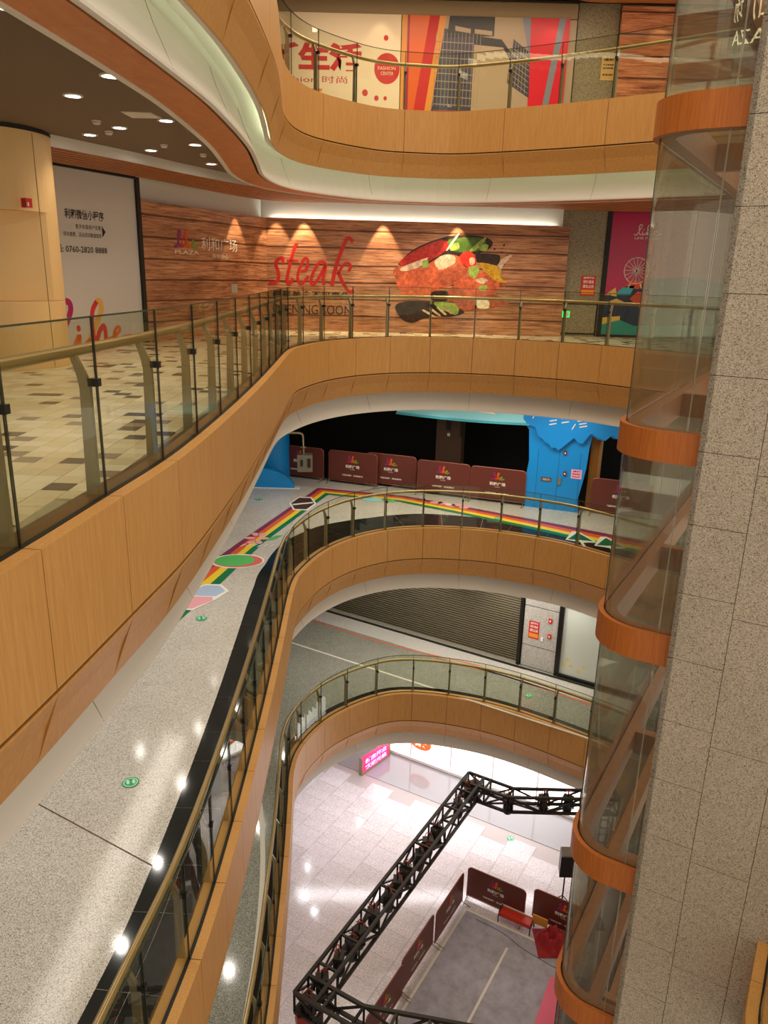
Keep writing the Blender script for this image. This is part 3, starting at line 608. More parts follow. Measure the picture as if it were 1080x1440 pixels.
# ------------------------------------------------------------------ slatted timber soffit along the shops (upper and top level)
for L in (20, 25):
    inner = Curve2([(-6.6, 8.6), (-5.07, 12.18), (-4.3, 13.92), (-3.75, 15.4), (-3.0, 16.9), (-2.1, 18.1), (-.9, 19.4), (.3, 20.1), (1.6, 20.2), (3.4, 19.3), (5.2, 18.2), (6.6, 17.1), (8.0, 16.7), (9.5, 16.5)])
    outer = Curve2([(-7.6, 9.8), (-5.87, 14.04), (-4.97, 16.0), (-3.25, 20.45), (-1.4, 20.62), (.2, 20.7), (2.8, 20.84), (4.3, 20.95), (4.9, 21.2), (6.2, 21.2), (8, 21.2), (9.5, 21.2)])
    n = 70; ns = 8; zz = L - 1.86
    if L == 25: outer = Curve2([(p.x, p.y + (1.4 if p.x > -3.3 else .2 + max(0, p.x + 6) * .4)) for p in outer.Q[::12]])
    r = root('slatted_soffit', inner.p(inner.L / 2, 0, zz), kind='structure')
    mb = MB()
    for j in range(ns):
        f0, f1 = j / ns, (j + .55) / ns
        ring = []
        for i in range(n + 1):
            a, b = inner.at(inner.L * i / n), outer.at(outer.L * i / n); p, q = a.lerp(b, f0), a.lerp(b, f1)
            ring.append([(p.x, p.y, zz), (q.x, q.y, zz), (q.x, q.y, zz + .07), (p.x, p.y, zz + .07)])
        for i in range(n):
            for k in range(4): mb.add([ring[i][k], ring[i][(k + 1) % 4], ring[i + 1][(k + 1) % 4], ring[i + 1][k]], [(0, 1, 2, 3)])
    mb.build('soffit_slats', wood('slat_wood', srgb(190, 122, 68), srgb(166, 98, 52), (2, 2, 2)), r, kind='stuff')
    mb = MB(); vs = []
    for i in range(n + 1):
        a, b = inner.at(inner.L * i / n), outer.at(outer.L * i / n); vs += [(a.x, a.y, zz + .075), (b.x, b.y, zz + .075)]
    mb.add(vs, [(2 * i, 2 * i + 1, 2 * i + 3, 2 * i + 2) for i in range(n)]); mb.build('soffit_backing', mat('soffit_dark', srgb(26, 16, 10), .8), r, kind='structure')
    mb = MB(); sweep(mb, inner, 0, inner.L, [(-.02, zz), (-.02, zz + .26), (.0, zz + .26), (.0, zz)]); mb.build('soffit_rim', M_WHITE, r, kind='structure')
    adopt(r)
# ------------------------------------------------------------------ downlights and ceiling fittings on the upper level
def downlight(x, y, z, label, power=40, col=(1, .84, .62), grp=None, ang=125):
    r = root('downlight', (x, y, z)); tag(r, label, 'ceiling light', grp)
    mb = MB(); mb.lathe((0, 0, 0), [(.11, .0), (.11, -.012), (.085, -.014), (.078, .0)], 20); mb.build('bezel', M_WHITE, r)
    mb = MB(); mb.lathe((0, 0, -.004), [(.0, -.002), (.078, -.002)], 20); mb.build('lens', M_LAMP, r)
    spot((x, y, z - .03), power, ang, .7, col, .06)
ordn = ['nearest', 'second', 'third', 'fourth', 'farthest']
for k, (x, y) in enumerate([(-2.88, 6.5), (-2.84, 8.58), (-2.94, 10.93), (-3.04, 12.89), (-3.28, 15.08)]): downlight(x, y, 18.3, '%s glowing round downlight in the row along the curved timber edge' % ordn[k])
for k, (x, y) in enumerate([(-3.6, 9.56), (-3.75, 11.55), (-3.93, 13.6)]): downlight(x, y, 18.3, '%s glowing round downlight in the inner ceiling row near the column' % ['nearest', 'middle', 'farthest'][k])
downlight(-4.4, 12.21, 18.3, 'glowing round downlight next to the round column top')
for x, y in [(-5.2, 7.2), (-4.6, 4.6), (-3.2, 4.3)]: spot((x, y, 18.26), 40, 125, .7, (1, .84, .62), .06)
vt = root('ceiling_vent', (-3.15, 10.62, 18.29)); tag(vt, 'pale rectangular access panel in the dark ceiling', 'ceiling panel')
mb = MB(); mb.prism([(-.2, -.2, 0), (.16, -.17, 0), (.2, .15, 0), (-.18, .17, 0)], [(-.2, -.2, .01), (.16, -.17, .01), (.2, .15, .01), (-.18, .17, .01)]); mb.build('panel', M_WHITE, vt)
for k, (x, y, lb) in enumerate([(-4.02, 11.9, 'small round smoke detector beside the access panel'), (-3.9, 11.1, 'small round sprinkler plate in front of the smoke detector'), (-3.55, 13.0, 'small cream detector between two downlights'), (-3.15, 13.9, 'small dark ceiling speaker near the far downlights')]):
    sd = root('smoke_detector', (x, y, 18.3)); tag(sd, lb, 'detector'); mb = MB(); mb.lathe((0, 0, 0), [(.06, 0), (.06, -.02), (.04, -.045), (.0, -.05)], 16); mb.build('housing', M_WHITE, sd, True); mb = MB(); mb.lathe((0, 0, -.02), [(.061, 0), (.061, -.006)], 16); mb.build('grille_ring', M_BLACK, sd)
# wall washers over the hoardings and in the far walkways
for f, ss, L in ((F1, (3.3,), 20), (F2, (.25, .95, 2.95, 4.85), 20)):
    for k, a in enumerate(ss):
        x, y, z = f.w(a, L - 1.92, .24); spot((x, y, z), 230 if k else 120, 56, .3, (1, .78, .48), .03, (0, 0, 0))
for k, x in enumerate((-.6, 1.4, 3.4, 5.2)): spot((x, 19.7 - abs(x - 1.4) * .25, 18.0), 80, 150, .8, (1, .82, .58), .06)
# washed white bulkhead over the steak hoarding: a lit cove behind its top edge
cl = root('cove_lamp', F2.w(3.7, 17.74, -.15)); tag(cl, 'long cove lamp hidden behind the top of the steak hoarding', 'lamp')
mb = MB(); F2.box(mb, .1, 7.4, 17.66, 17.68, -.19, -.11); mb.build('lamp_tube', mat('cove_white', (1, 1, 1), emit=(.86, 1, .88), es=15), cl); adopt(cl)
# ------------------------------------------------------------------ round column by the walkway
colm = root('column_left', (-5.86, 12.0, 15), kind='structure'); cz = Vector((-5.86, 12.0, 15)); RC = .89
def ring_part(z0, z1, flat, nm, par):
    P = []
    for t in range(64):
        a = 2 * math.pi * t / 64; x, y = RC * math.cos(a), RC * math.sin(a)
        if flat:
            nx, ny = math.cos(math.radians(-47)), math.sin(math.radians(-47)); dd = x * nx + y * ny; lim = RC * .80
            if dd > lim: x -= nx * (dd - lim); y -= ny * (dd - lim)
        P.append((x, y))
    mb = MB(); mb.prism([(x, y, z0) for x, y in P], [(x, y, z1) for x, y in P]); return mb.build(nm, M_COL, par, False, 'structure')
ring_part(0, .97, False, 'column_base', colm); ring_part(.975, 2.2, True, 'column_niche', colm); ring_part(2.2, 3.28, False, 'column_shaft', colm)
mb = MB(); mb.lathe((0, 0, 3.24), [(RC + .012, 0), (RC + .012, .05)], 48); mb.build('shadow_ring', M_BLACK, colm, kind='structure')
mb = MB()
for a in (-98, -20, 60, 140): t = math.radians(a); mb.box((RC * math.cos(t), RC * math.sin(t), 1.62), .008, .006, 3.2, t)
mb.build('panel_joint', mat('joint_dark', srgb(120, 96, 70), .5), colm, kind='structure')
al = root('fire_alarm', (-5.04, 11.35, 17.24)); tag(al, 'small red fire alarm beacon on the column ledge', 'alarm')
mb = MB(); mb.box((0, 0, .05), .10, .10, .12, -.5); mb.build('housing', mat('alarm_red', srgb(206, 20, 26), .35), al); mb = MB(); mb.box((.03, -.055, .03), .05, .02, .05, -.5); mb.build('strobe_lens', M_WPRINT, al)
# ------------------------------------------------------------------ topmost level shop fronts
F4 = Frame((-3, 22.4), (4, 22.4))
mb = MB(); F4.box(mb, -6, 12.6, 20, 23.3, -.6, -.45); w4 = mb.build('wall_shopfront', mat('brown_plaster', srgb(150, 128, 96), .6), kind='structure')
mb = MB(); F4.box(mb, -6, 7.6, 22.78, 23.12, -.45, -.02); mb.build('bulkhead', mat('brown_plaster', srgb(150, 128, 96), .6), w4, kind='structure')
p4 = root('poster_board', F4.w(1.5, 20)); tag(p4, 'long white poster with red Chinese slogan behind the top floor railing', 'poster')
M_CREAM = mat('poster_cream', srgb(226, 206, 176), .4)
mb = MB(); F4.box(mb, -5, 3.12, 20.0, 22.78, -.1, 0); mb.build('poster_sheet', M_CREAM, p4)
text(F4, '新生活', -.35, 2.12, 21.45, 22.12, .004, M_RED, p4, bold=.05)
text(F4, 'Fashion 时尚', -.1, 1.75, 21.18, 21.35, .004, M_RED, p4)
text(F4, 'NEW LIFE', -.2, 1.1, 20.75, 21.05, .004, mat('orange_print', srgb(232, 120, 30), .4), p4, bold=.04)
mb = MB(); F4.ell(mb, 2.78, 21.55, .33, .36, .001, .003, 32); F4.ell(mb, 2.22, 20.98, .075, .08, .001, .003, 16); F4.ell(mb, 2.52, 20.86, .06, .065, .001, .003, 16); F4.ell(mb, 2.74, 22.25, .06, .065, .001, .003, 16); F4.ell(mb, 2.75, 20.86, .045, .05, .001, .003, 16)
mb.build('red_dots', M_RED, p4); text(F4, 'FASHION', 2.55, 3.0, 21.52, 21.6, .006, M_CREAM, p4); text(F4, 'CENTER', 2.62, 2.95, 21.4, 21.48, .006, M_CREAM, p4); adopt(p4)
p5 = root('poster_board', F4.w(5.3, 20)); tag(p5, 'poster with orange and pink bands around a picture of a shopping centre building', 'poster')
M_OR = mat('print_orange', srgb(214, 92, 24), .35); M_OR2 = mat('print_amber', srgb(214, 140, 50), .35); M_PK = mat('print_crimson', srgb(206, 10, 40), .35); M_PUR = mat('print_purple', srgb(160, 20, 60), .35); M_GB = mat('print_greyblue', srgb(120, 124, 140), .35)
mb = MB(); F4.box(mb, 3.14, 7.42, 20, 22.78, -.1, 0); F4.box(mb, 7.42, 7.6, 20, 22.76, -.4, -.02); mb.build('poster_sheet', mat('print_sky_grey', srgb(166, 144, 122), .4), p5)
mb = MB(); F4.box(mb, 3.14, 3.3, 20, 22.78, 0, .003, 1); F4.poly(mb, [(3.34, 20), (3.85, 20), (4.15, 22.78), (3.34, 22.78)], 0, .002, 0); F4.poly(mb, [(3.7, 20), (3.85, 20), (4.27, 22.78), (4.1, 22.78)], 0, .004, 1); F4.poly(mb, [(3.4, 20), (3.7, 20), (4.0, 21.4), (4.1, 22.78), (3.85, 22.78)], 0, .003, 2)
F4.poly(mb, [(6.5, 20), (7.4, 20), (7.42, 22.78), (6.42, 22.78)], 0, .003, 3); F4.poly(mb, [(6.75, 20), (6.9, 20), (7.32, 22.78), (7.15, 22.78)], 0, .005, 4); F4.poly(mb, [(6.2, 22.78), (6.42, 22.78), (6.5, 21.6)], 0, .002, 4)
F4.box(mb, 3.28, 3.34, 20, 22.78, 0, .004, 5); mb.build('colour_bands', [M_OR, M_OR2, M_RED, M_PK, M_GB, M_PUR], p5)
# the printed building: dark glass blocks, a beige volume, mullion grids, shop lights
mb = MB()
F4.poly(mb, [(3.95, 20.5), (5.2, 20.5), (5.2, 22.4), (4.2, 22.5)], 0, .003, 0); F4.poly(mb, [(4.3, 22.3), (5.5, 22.35), (5.5, 22.78), (4.35, 22.78)], 0, .004, 1)
F4.poly(mb, [(5.0, 20.6), (5.9, 20.6), (5.9, 22.0), (5.75, 22.2), (5.0, 22.3)], 0, .005, 2); F4.poly(mb, [(5.0, 22.15), (5.75, 22.1), (5.95, 21.8), (5.95, 22.0), (5.7, 22.28), (5.0, 22.35)], 0, .006, 1)
F4.poly(mb, [(5.9, 21.3), (6.5, 20.95), (6.45, 22.0), (6.0, 22.3)], 0, .005, 0); F4.poly(mb, [(5.5, 22.3), (6.15, 22.2), (6.2, 22.78), (5.5, 22.78)], 0, .002, 2)
F4.poly(mb, [(4.0, 20.3), (6.45, 20.3), (6.45, 20.62), (4.0, 20.62)], 0, .006, 3); F4.poly(mb, [(3.85, 20.0), (6.5, 20.0), (6.5, 20.32), (3.9, 20.32)], 0, .007, 1)
for k in range(13): F4.poly(mb, [(4.0 + .095 * k, 20.7), (4.012 + .095 * k, 20.7), (4.03 + .095 * k, 22.4), (4.018 + .095 * k, 22.4)], .003, .0075, 4)
for k in range(9): F4.poly(mb, [(4.02, 20.75 + .18 * k), (5.0, 20.72 + .18 * k), (5.0, 20.74 + .18 * k), (4.02, 20.77 + .18 * k)], .003, .008, 4)
for k in range(6): F4.poly(mb, [(5.92 + .09 * k, 21.3 - .05 * k), (5.93 + .09 * k, 21.3 - .05 * k), (6.01 + .07 * k, 22.28 - .045 * k), (6.0 + .07 * k, 22.28 - .045 * k)], .005, .0078, 2)
for k in range(7): F4.poly(mb, [(5.93, 21.4 + .12 * k), (6.46, 21.05 + .13 * k), (6.46, 21.065 + .13 * k), (5.93, 21.415 + .12 * k)], .005, .0079, 2)
for k in range(12): F4.poly(mb, [(4.1 + .2 * k, 20.4), (4.2 + .2 * k, 20.4), (4.2 + .2 * k, 20.5), (4.1 + .2 * k, 20.5)], .006, .0085, 5)
F4.poly(mb, [(4.5, 22.45), (4.9, 22.4), (4.9, 22.5), (4.5, 22.56)], .004, .0088, 2); F4.poly(mb, [(5.0, 22.4), (5.45, 22.36), (5.45, 22.46), (5.0, 22.5)], .004, .0088, 2)
mb.build('building_picture', [mat('print_slate', srgb(58, 56, 76), .35), mat('print_dark', srgb(34, 28, 30), .35), mat('print_stone', srgb(168, 146, 118), .35), mat('print_brick', srgb(140, 62, 34), .35), mat('print_line', srgb(150, 132, 110), .35), mat('print_amber_light', srgb(230, 160, 70), .35)], p5); adopt(p5)
mb = MB(); F4.box(mb, 7.66, 8.72, 20, 23.2, -.45, -.2); s4 = mb.build('wall_pier', M_STONE, kind='structure'); mb = MB(); F4.box(mb, 7.6, 8.72, 20.85, 20.9, -.2, -.18); mb.build('black_trim', M_BLACK, s4, kind='structure')
notice(F4, 8.36, 8.72, 21.45, 22.0, -.19, 'yellow paper notice on the top floor stone pier', [('通知', .82, .93, M_KPRINT), ('关于商场营', .62, .7, M_KPRINT), ('业时间调整', .48, .56, M_KPRINT), ('敬请谅解', .2, .28, M_KPRINT)], mat('notice_paper', srgb(216, 180, 110), .6), foot=False)
p6 = root('hoarding', F4.w(10, 20)); tag(p6, 'timber print hoarding on the top floor beside the glass lift shaft', 'hoarding')
mb = MB(); F4.box(mb, 8.72, 12.6, 20, 23.1, -.1, .02); mb.build('printed_board', planks('printed_planks_b', srgb(204, 124, 80), srgb(238, 174, 126), srgb(100, 50, 30), .5), p6); adopt(p6)
for a in (2.6, 7.0, 9.7, 11.2): x, y, z = F4.w(a, 23.08, .35); spot((x, y, z), 18, 75, .5, (1, .8, .5), .03)
for k, x in enumerate((-1.5, .6, 2.6, 4.6)): spot((x, 20.9, 23.0), 34, 140, .8, (1, .82, .58), .06)
# ------------------------------------------------------------------ middle level: blue play shop, dark interior, barriers
F5 = Frame((-1.7, 24), (5.76, 21.25))
mb = MB(); F5.box(mb, -7, 9.6, 10, 13.2, -4.2, -4.0); F5.box(mb, -7, 9.6, 10.002, 10.02, -4.0, -.32); F5.box(mb, -7, 9.6, 13.1, 13.2, -4.0, -.1)
mb.build('wall_dark_shop', mat('shop_black', srgb(14, 15, 15), .8), kind='structure')
mb = MB(); F5.box(mb, 2.9, 3.75, 10.02, 13.1, -2.2, -1.8); pl = mb.build('wall_dark_pillar', mat('dark_timber', srgb(92, 64, 44), .6), kind='structure')
mb = MB(); F5.box(mb, 3.22, 3.38, 11.7, 13.0, -1.8, -1.78); F5.box(mb, 3.7, 3.78, 11.5, 13.0, -1.82, -1.76); mb.build('dark_recess', M_BLACK, pl, kind='structure')
mb = MB(); F5.box(mb, 3.27, 3.36, 11.5, 11.6, -1.8, -1.78); mb.build('wall_switch', M_WPRINT, pl, kind='structure')
bl = root('blue_shopfront', F5.w(7.1, 10)); tag(bl, 'bright blue themed shopfront with wavy dripping edge beside the lift shaft', 'shopfront')
import itertools
wav = [(6.24, 10.0), (6.2, 10.8), (6.27, 11.4), (6.2, 12.3), (6.1, 12.42), (5.95, 12.45), (5.86, 12.5), (5.75, 12.44), (5.6, 12.5), (5.5, 12.42), (5.25, 12.5), (5.2, 13.1), (9.6, 13.1), (9.6, 12.3), (8.55, 12.25), (8.4, 12.33), (8.25, 12.18), (8.1, 12.2), (7.98, 12.28), (7.93, 11.9), (7.9, 11.3), (7.84, 10.9), (7.75, 10.4), (7.8, 10.0)]
mb = MB(); F5.poly(mb, wav, -.14, .0); mb.build('wall_panel', M_BLUE, bl)
drip = [(5.9, 13.1), (8.9, 13.1), (8.9, 12.35), (8.65, 12.28), (8.5, 12.36), (8.35, 12.2), (8.1, 12.28), (7.95, 12.36), (7.85, 12.22), (7.75, 12.06), (7.62, 12.08), (7.5, 12.2), (7.42, 12.12), (7.3, 12.0), (7.2, 11.9), (7.1, 11.8), (7.0, 11.88), (6.9, 11.84), (6.82, 11.96), (6.7, 12.0), (6.62, 12.1), (6.5, 12.14), (6.4, 12.4), (6.2, 12.45), (6.05, 12.6), (5.9, 12.65)]
mb = MB(); F5.poly(mb, drip, .0, .14); mb.build('drip_canopy', M_BLUE, bl)
mb = MB()
for a in (6.52, 7.12, 7.72): F5.box(mb, a, a + .012, 10.0, 11.75, 0, .004)
mb.build('door_joints', mat('blue_joint', srgb(8, 92, 160), .4), bl)
mb = MB(); F5.box(mb, 7.15, 7.23, 10.78, 10.98, .0, .04); mb.build('door_handle', M_STEEL, bl)
mb = MB(); F5.box(mb, 6.66, 6.96, 10.83, 10.95, .0, .015); mb.build('door_plate', mat('plate_brown', srgb(96, 74, 66), .4), bl); text(F5, '消防栓', 6.7, 6.92, 10.86, 10.92, .017, M_WPRINT, bl)
mb = MB()
for a, z in ((6.78, 12.76), (6.78, 12.62), (6.78, 12.52), (7.08, 12.84), (7.1, 12.72), (7.12, 12.6), (7.55, 12.68), (7.6, 12.6), (7.62, 12.52)): F5.stroke(mb, [(a, z), (a + .2, z + .05)], .03, .142, .16)
for a, z in ((6.3, 12.72), (7.42, 12.5)): F5.stroke(mb, [(a, z - .06), (a + .08, z + .1)], .025, .142, .16)
mb.build('white_lettering', M_WPRINT, bl); adopt(bl)
notice(F5, 7.5, 7.8, 11.0, 11.27, .01, 'small pink paper notice stuck on the blue shopfront door', [('通知', .72, .9, M_RED), ('暂停营业', .42, .6, M_RED), ('敬请谅解', .15, .3, M_RED)], mat('pink_paper', srgb(232, 180, 214), .6), foot=False)
for a, z, lb in ((7.28, 11.72, 'small red fire button under the dripping blue canopy'), (7.32, 11.12, 'small dark red call point beside the blue door handle')):
    r = root('call_point', F5.w(a, z)); tag(r, lb, 'alarm'); mb = MB(); F5.box(mb, a - .04, a + .05, z - .05, z + .06, .002, .04); mb.build('housing', mat('dark_red_box', srgb(120, 20, 36), .4), r); mb = MB(); F5.box(mb, a - .015, a + .025, z - .02, z + .02, .04, .048); mb.build('button', M_WPRINT, r); adopt(r)
# ochre curtain strip and teal ceiling skirt
mb = MB(); F5.box(mb, 7.95, 8.2, 10.0, 12.6, -.8, -.3); F5.box(mb, 8.2, 8.24, 10.0, 12.6, -.8, -.2); mb.build('wall_ochre_reveal', mat('ochre_board', srgb(150, 100, 34), .6), kind='structure')
sk = root('ceiling_skirt', F5.w(4.3, 12.9)); tag(sk, 'curved pale turquoise ceiling skirt over the dark shop opening', 'canopy')
cvs = Curve2([F5.w(2.2, 0, .15)[:2], F5.w(3.2, 0, .32)[:2], F5.w(4.4, 0, .38)[:2], F5.w(5.4, 0, .28)[:2], F5.w(6.2, 0, .1)[:2]])
M_TEAL = mat('turquoise', srgb(150, 222, 232), .35); M_TEAL2 = mat('turquoise_dark', srgb(70, 170, 190), .35)
mb = MB(); sweep(mb, cvs, 0, cvs.L, [(0, 12.5), (0, 13.08), (.04, 13.08), (.04, 12.5)]); mb.build('fascia_band', M_TEAL, sk)
mb = MB(); sweep(mb, cvs, 0, cvs.L, [(-.05, 12.44), (-.05, 12.5), (.06, 12.5), (.06, 12.44)]); mb.build('lower_ledge', M_TEAL2, sk)
mb = MB(); F5.poly(mb, [(4.3, 12.98), (4.6, 12.98), (4.45, 12.85)], .42, .44, 1); F5.poly(mb, [(3.3, 12.75), (3.6, 12.7), (3.6, 12.98), (3.3, 12.98)], .42, .44, 0); F5.poly(mb, [(4.8, 12.75), (5.1, 12.9), (5.3, 12.72)], .42, .44, 0); mb.build('ice_facets', [M_WPRINT, M_BLUE], sk); adopt(sk)
# left blue column and low blue mound
bc = root('blue_column', (-3.75, 24.6, 10)); tag(bc, 'blue painted column left of the brown barriers', 'column'); mb = MB(); mb.lathe((0, 0, 0), [(.62, 0), (.60, 1.6), (.62, 2.6), (.7, 3.1)], 32); mb.build('shaft', M_BLUE, bc, True)
bm = root('blue_mound', (-3.9, 23.2, 10)); tag(bm, 'low half-round blue decoration standing on the terrazzo before the barriers', 'decoration')
mb = MB(); P = [(1.08 * math.cos(t * math.pi / 16), .62 * math.sin(t * math.pi / 16)) for t in range(17)]; mb.prism([(x, -.1, z) for x, z in P], [(x, .1, z) for x, z in P]); mb.build('half_disc', M_BLUE, bm); mb = MB(); mb.box((0, 0, .01), 2.5, .3, .02); mb.build('base', M_WPRINT, bm)
# brown crowd barriers
def barrier(label, grp, mirror_logo=True):
    r = root('barrier_panel', (0, 0, 0)); tag(r, label, 'barrier', grp)
    W, H = 1.66, 1.06; f = Frame((0, 0), (1, 0)); P = []; rr = .12
    for cx, cz, a0 in ((W - rr, H - rr, 0), (rr, H - rr, 90)): P += [(cx + rr * math.cos(math.radians(a0 + t)), cz + rr * math.sin(math.radians(a0 + t))) for t in (0, 22, 45, 67, 90)]
    P += [(0, .13), (W, .13)]
    mb = MB(); f.poly(mb, P, -.014, .014); mb.build('cloth_panel', M_BARR, r)
    mb = MB(); mb.tube([(0, 0, .08)] + [(x, 0, z) for x, z in reversed(P[:10])] + [(W, 0, .08)], .016, 6); mb.tube([(0, 0, .1), (W, 0, .1)], .014, 6); mb.build('tube_frame', mat('barrier_tube', srgb(140, 80, 60), .4, .2), r)
    for x in (.03, W - .03):
        mb = MB(); mb.tube([(x, -.28, .012), (x, -.2, .03), (x, 0, .1), (x, .2, .03), (x, .28, .012)], .014, 6); mb.build('foot', M_STEEL, r)
    for g, sgn in ((f, 1), (Frame((W, 0), (0, 0)), -1)):
        logo(g, W / 2 - .2, W / 2 + .2, .72, .93, .016, .03, r); text(g, '利和广场', W / 2 - .24, W / 2 + .24, .53, .64, .018, M_WPRINT, r, bold=.03)
        text(g, '· PLAZA ·', W / 2 - .1, W / 2 + .1, .48, .51, .018, M_WPRINT, r)
        text(g, '精彩利和 · 乐在其中', W / 2 - .36, W / 2 + .36, .27, .325, .018, M_WPRINT, r, bold=.03)
    return r
b0 = barrier('brown crowd barrier at the far left, behind the hanging grey box', 'brown barriers before the dark shop')
ang5 = math.atan2(F5.d.y, F5.d.x)
def place(r, f, a, o, rz): x, y, z = f.w(a, 0, o); return x, y
spots5 = [(-1.97, .0, None), (-.12, -.0, 'second brown barrier from the left, overlapping the next one'), (1.1, -.22, 'brown barrier half hidden behind its left neighbour'), (2.88, -.0, 'brown barrier standing right of the overlapping pair'), (4.57, .03, 'brown barrier next to the blue shopfront'), (8.1, -.1, 'brown barrier right of the blue shopfront by the lift shaft')]
for a, o, lb in spots5:
    r = b0 if lb is None else copy_tree(b0)
    if lb: r['label'] = lb
    x, y, z = F5.w(a, 10, o); r.location = (x, y, 10.0); r.rotation_euler = (0, 0, ang5)
# grey gooseneck with a hanging box
gn = root('gooseneck_post', (-4.35, 22.9, 10)); tag(gn, 'grey pipe gooseneck with a square box hanging in front of the barriers', 'stand')
mb = MB(); mb.tube([(0, 0, 0), (0, 0, 1.72), (.02, 0, 1.78), (.08, 0, 1.81), (1.72, 0, 1.81), (1.81, 0, 1.78), (1.84, 0, 1.71), (1.84, 0, 1.15)], .035, 10); mb.build('pipe', M_STEEL, gn, True)
mb = MB(); mb.lathe((1.84, 0, 1.36), [(.03, 0), (.09, 0), (.09, .03), (.03, .03)], 12); mb.build('flange', M_STEEL, gn)
mb = MB(); mb.box((1.89, 0, .90), .46, .34, .52, .1); mb.build('hanging_box', mat('zinc_box', srgb(120, 116, 100), .5, .4), gn)
mb = MB(); mb.box((1.81, -.19, .92), .08, .01, .2, .1); mb.box((2.03, -.17, .92), .1, .01, .28, .1); mb.build('box_label', M_KPRINT, gn); mb = MB(); mb.box((0, 0, .01), .5, .5, .02); mb.build('base_plate', M_STEEL, gn)
# ------------------------------------------------------------------ rainbow stripe and stickers laid on the middle floor
UP = [(-5.2, 12), (-4.38, 15.1), (-3.55, 18.17), (-2.1, 23.25), (.6, 22.6), (2.1, 21.78), (4.0, 20.65), (5.9, 19.48), (7.6, 18.45)]
LO = [(-4.2, 12), (-3.56, 14.99), (-2.98, 18.05), (-1.72, 22.5), (.42, 21.95), (2.03, 20.95), (3.85, 19.75), (5.6, 18.45), (7.3, 17.3)]
rb = root('floor_stripe', (-1, 18, 10)); tag(rb, 'four-colour rainbow stripe with a sharp corner stuck on the white terrazzo', 'floor sticker')
for k, (nm, c) in enumerate((('purple_band', srgb(128, 52, 84)), ('orange_band', srgb(224, 96, 52)), ('yellow_band', srgb(238, 208, 54)), ('green_band', srgb(14, 118, 76)))):
    f0, f1 = k / 4, (k + 1) / 4; A_ = [Vector(u).lerp(Vector(v), f0) for u, v in zip(UP, LO)]; B_ = [Vector(u).lerp(Vector(v), f1) for u, v in zip(UP, LO)]
    mb = MB(); vs = []
    for a, b in zip(A_, B_): vs += [(a.x, a.y, 10.006), (b.x, b.y, 10.006)]
    mb.add(vs, [(2 * i, 2 * i + 1, 2 * i + 3, 2 * i + 2) for i in range(len(A_) - 1)]); mb.build(nm, mat(nm, c, .3), rb)
adopt(rb)
fl = Floor(10.006)
def sticker(name, label, parts, cen):
    r = root(name, (cen[0], cen[1], 10)); tag(r, label, 'floor sticker')
    for nm, m, fn in parts: mb = MB(); fn(mb); mb.build(nm, m, r)
    adopt(r)
M_SW = mat('sticker_white', srgb(236, 236, 230), .3); M_SG = mat('sticker_green', srgb(90, 190, 100), .3); M_SP = mat('sticker_pink', srgb(236, 170, 178), .3); M_SBL = mat('sticker_blue', srgb(176, 196, 224), .3); M_SDG = mat('sticker_deep_green', srgb(10, 104, 66), .3); M_SBR = mat('sticker_brown', srgb(70, 50, 44), .3); M_SR = mat('sticker_salmon', srgb(214, 104, 96), .3)
sticker('watermelon_sticker', 'oval green leaf-like sticker with white rim lying across the rainbow stripe', [('rim', M_SW, lambda mb: fl.ell(mb, -3.38, 16.72, .62, .46, .001, .003, 28, rot=.1)), ('flesh', M_SR, lambda mb: fl.ell(mb, -3.36, 16.71, .56, .40, .003, .005, 28, rot=.1)), ('green_top', M_SG, lambda mb: fl.ell(mb, -3.45, 16.74, .46, .36, .005, .007, 28, rot=.1))], (-3.38, 16.72))
sticker('cloud_sticker', 'blue and pink cloud sticker at the near end of the rainbow stripe', [('rim', M_SW, lambda mb: fl.poly(mb, [(-4.2, 14.0), (-3.75, 13.95), (-3.4, 14.5), (-3.22, 14.95), (-3.45, 15.3), (-3.8, 15.3), (-4.1, 14.9)], .001, .003)), ('pink_half', M_SP, lambda mb: fl.poly(mb, [(-4.14, 14.05), (-3.78, 14.02), (-3.46, 14.45), (-3.5, 14.62), (-4.08, 14.62)], .003, .005)), ('blue_half', M_SBL, lambda mb: fl.poly(mb, [(-4.06, 14.68), (-3.45, 14.66), (-3.3, 14.95), (-3.48, 15.22), (-3.78, 15.22), (-4.04, 14.9)], .003, .005))], (-3.7, 14.6))
sticker('flower_sticker', 'pink and white leafy sticker in the middle of the left rainbow leg', [('petals', M_SP, lambda mb: [fl.ell(mb, -3.2 + .17 * math.cos(k * 1.05), 18.35 + .34 * math.sin(k * 1.05), .14, .09, .001, .003, 10, rot=k * 1.05) for k in range(6)]), ('leaves', M_SG, lambda mb: [fl.ell(mb, -2.82 + .06 * k, 18.3 + .12 * k, .13, .05, .001, .004, 10, rot=.5) for k in (0, 1, 2)]), ('lettering_strokes', M_SW, lambda mb: [fl.stroke(mb, [(-3.5 + .14 * k, 17.72), (-3.4 + .14 * k, 17.9)], .03, .002, .005) for k in range(6)])], (-3.1, 18.2))
sticker('badge_sticker', 'dark brown badge sticker with white rim at the stripe corner', [('rim', M_SW, lambda mb: fl.ell(mb, -2.38, 21.5, .40, .78, .001, .003, 6)), ('badge', M_SBR, lambda mb: fl.ell(mb, -2.38, 21.5, .34, .66, .003, .005, 6)), ('stripe', M_SW, lambda mb: fl.stroke(mb, [(-2.66, 21.35), (-2.1, 21.6)], .12, .005, .007))], (-2.38, 21.5))
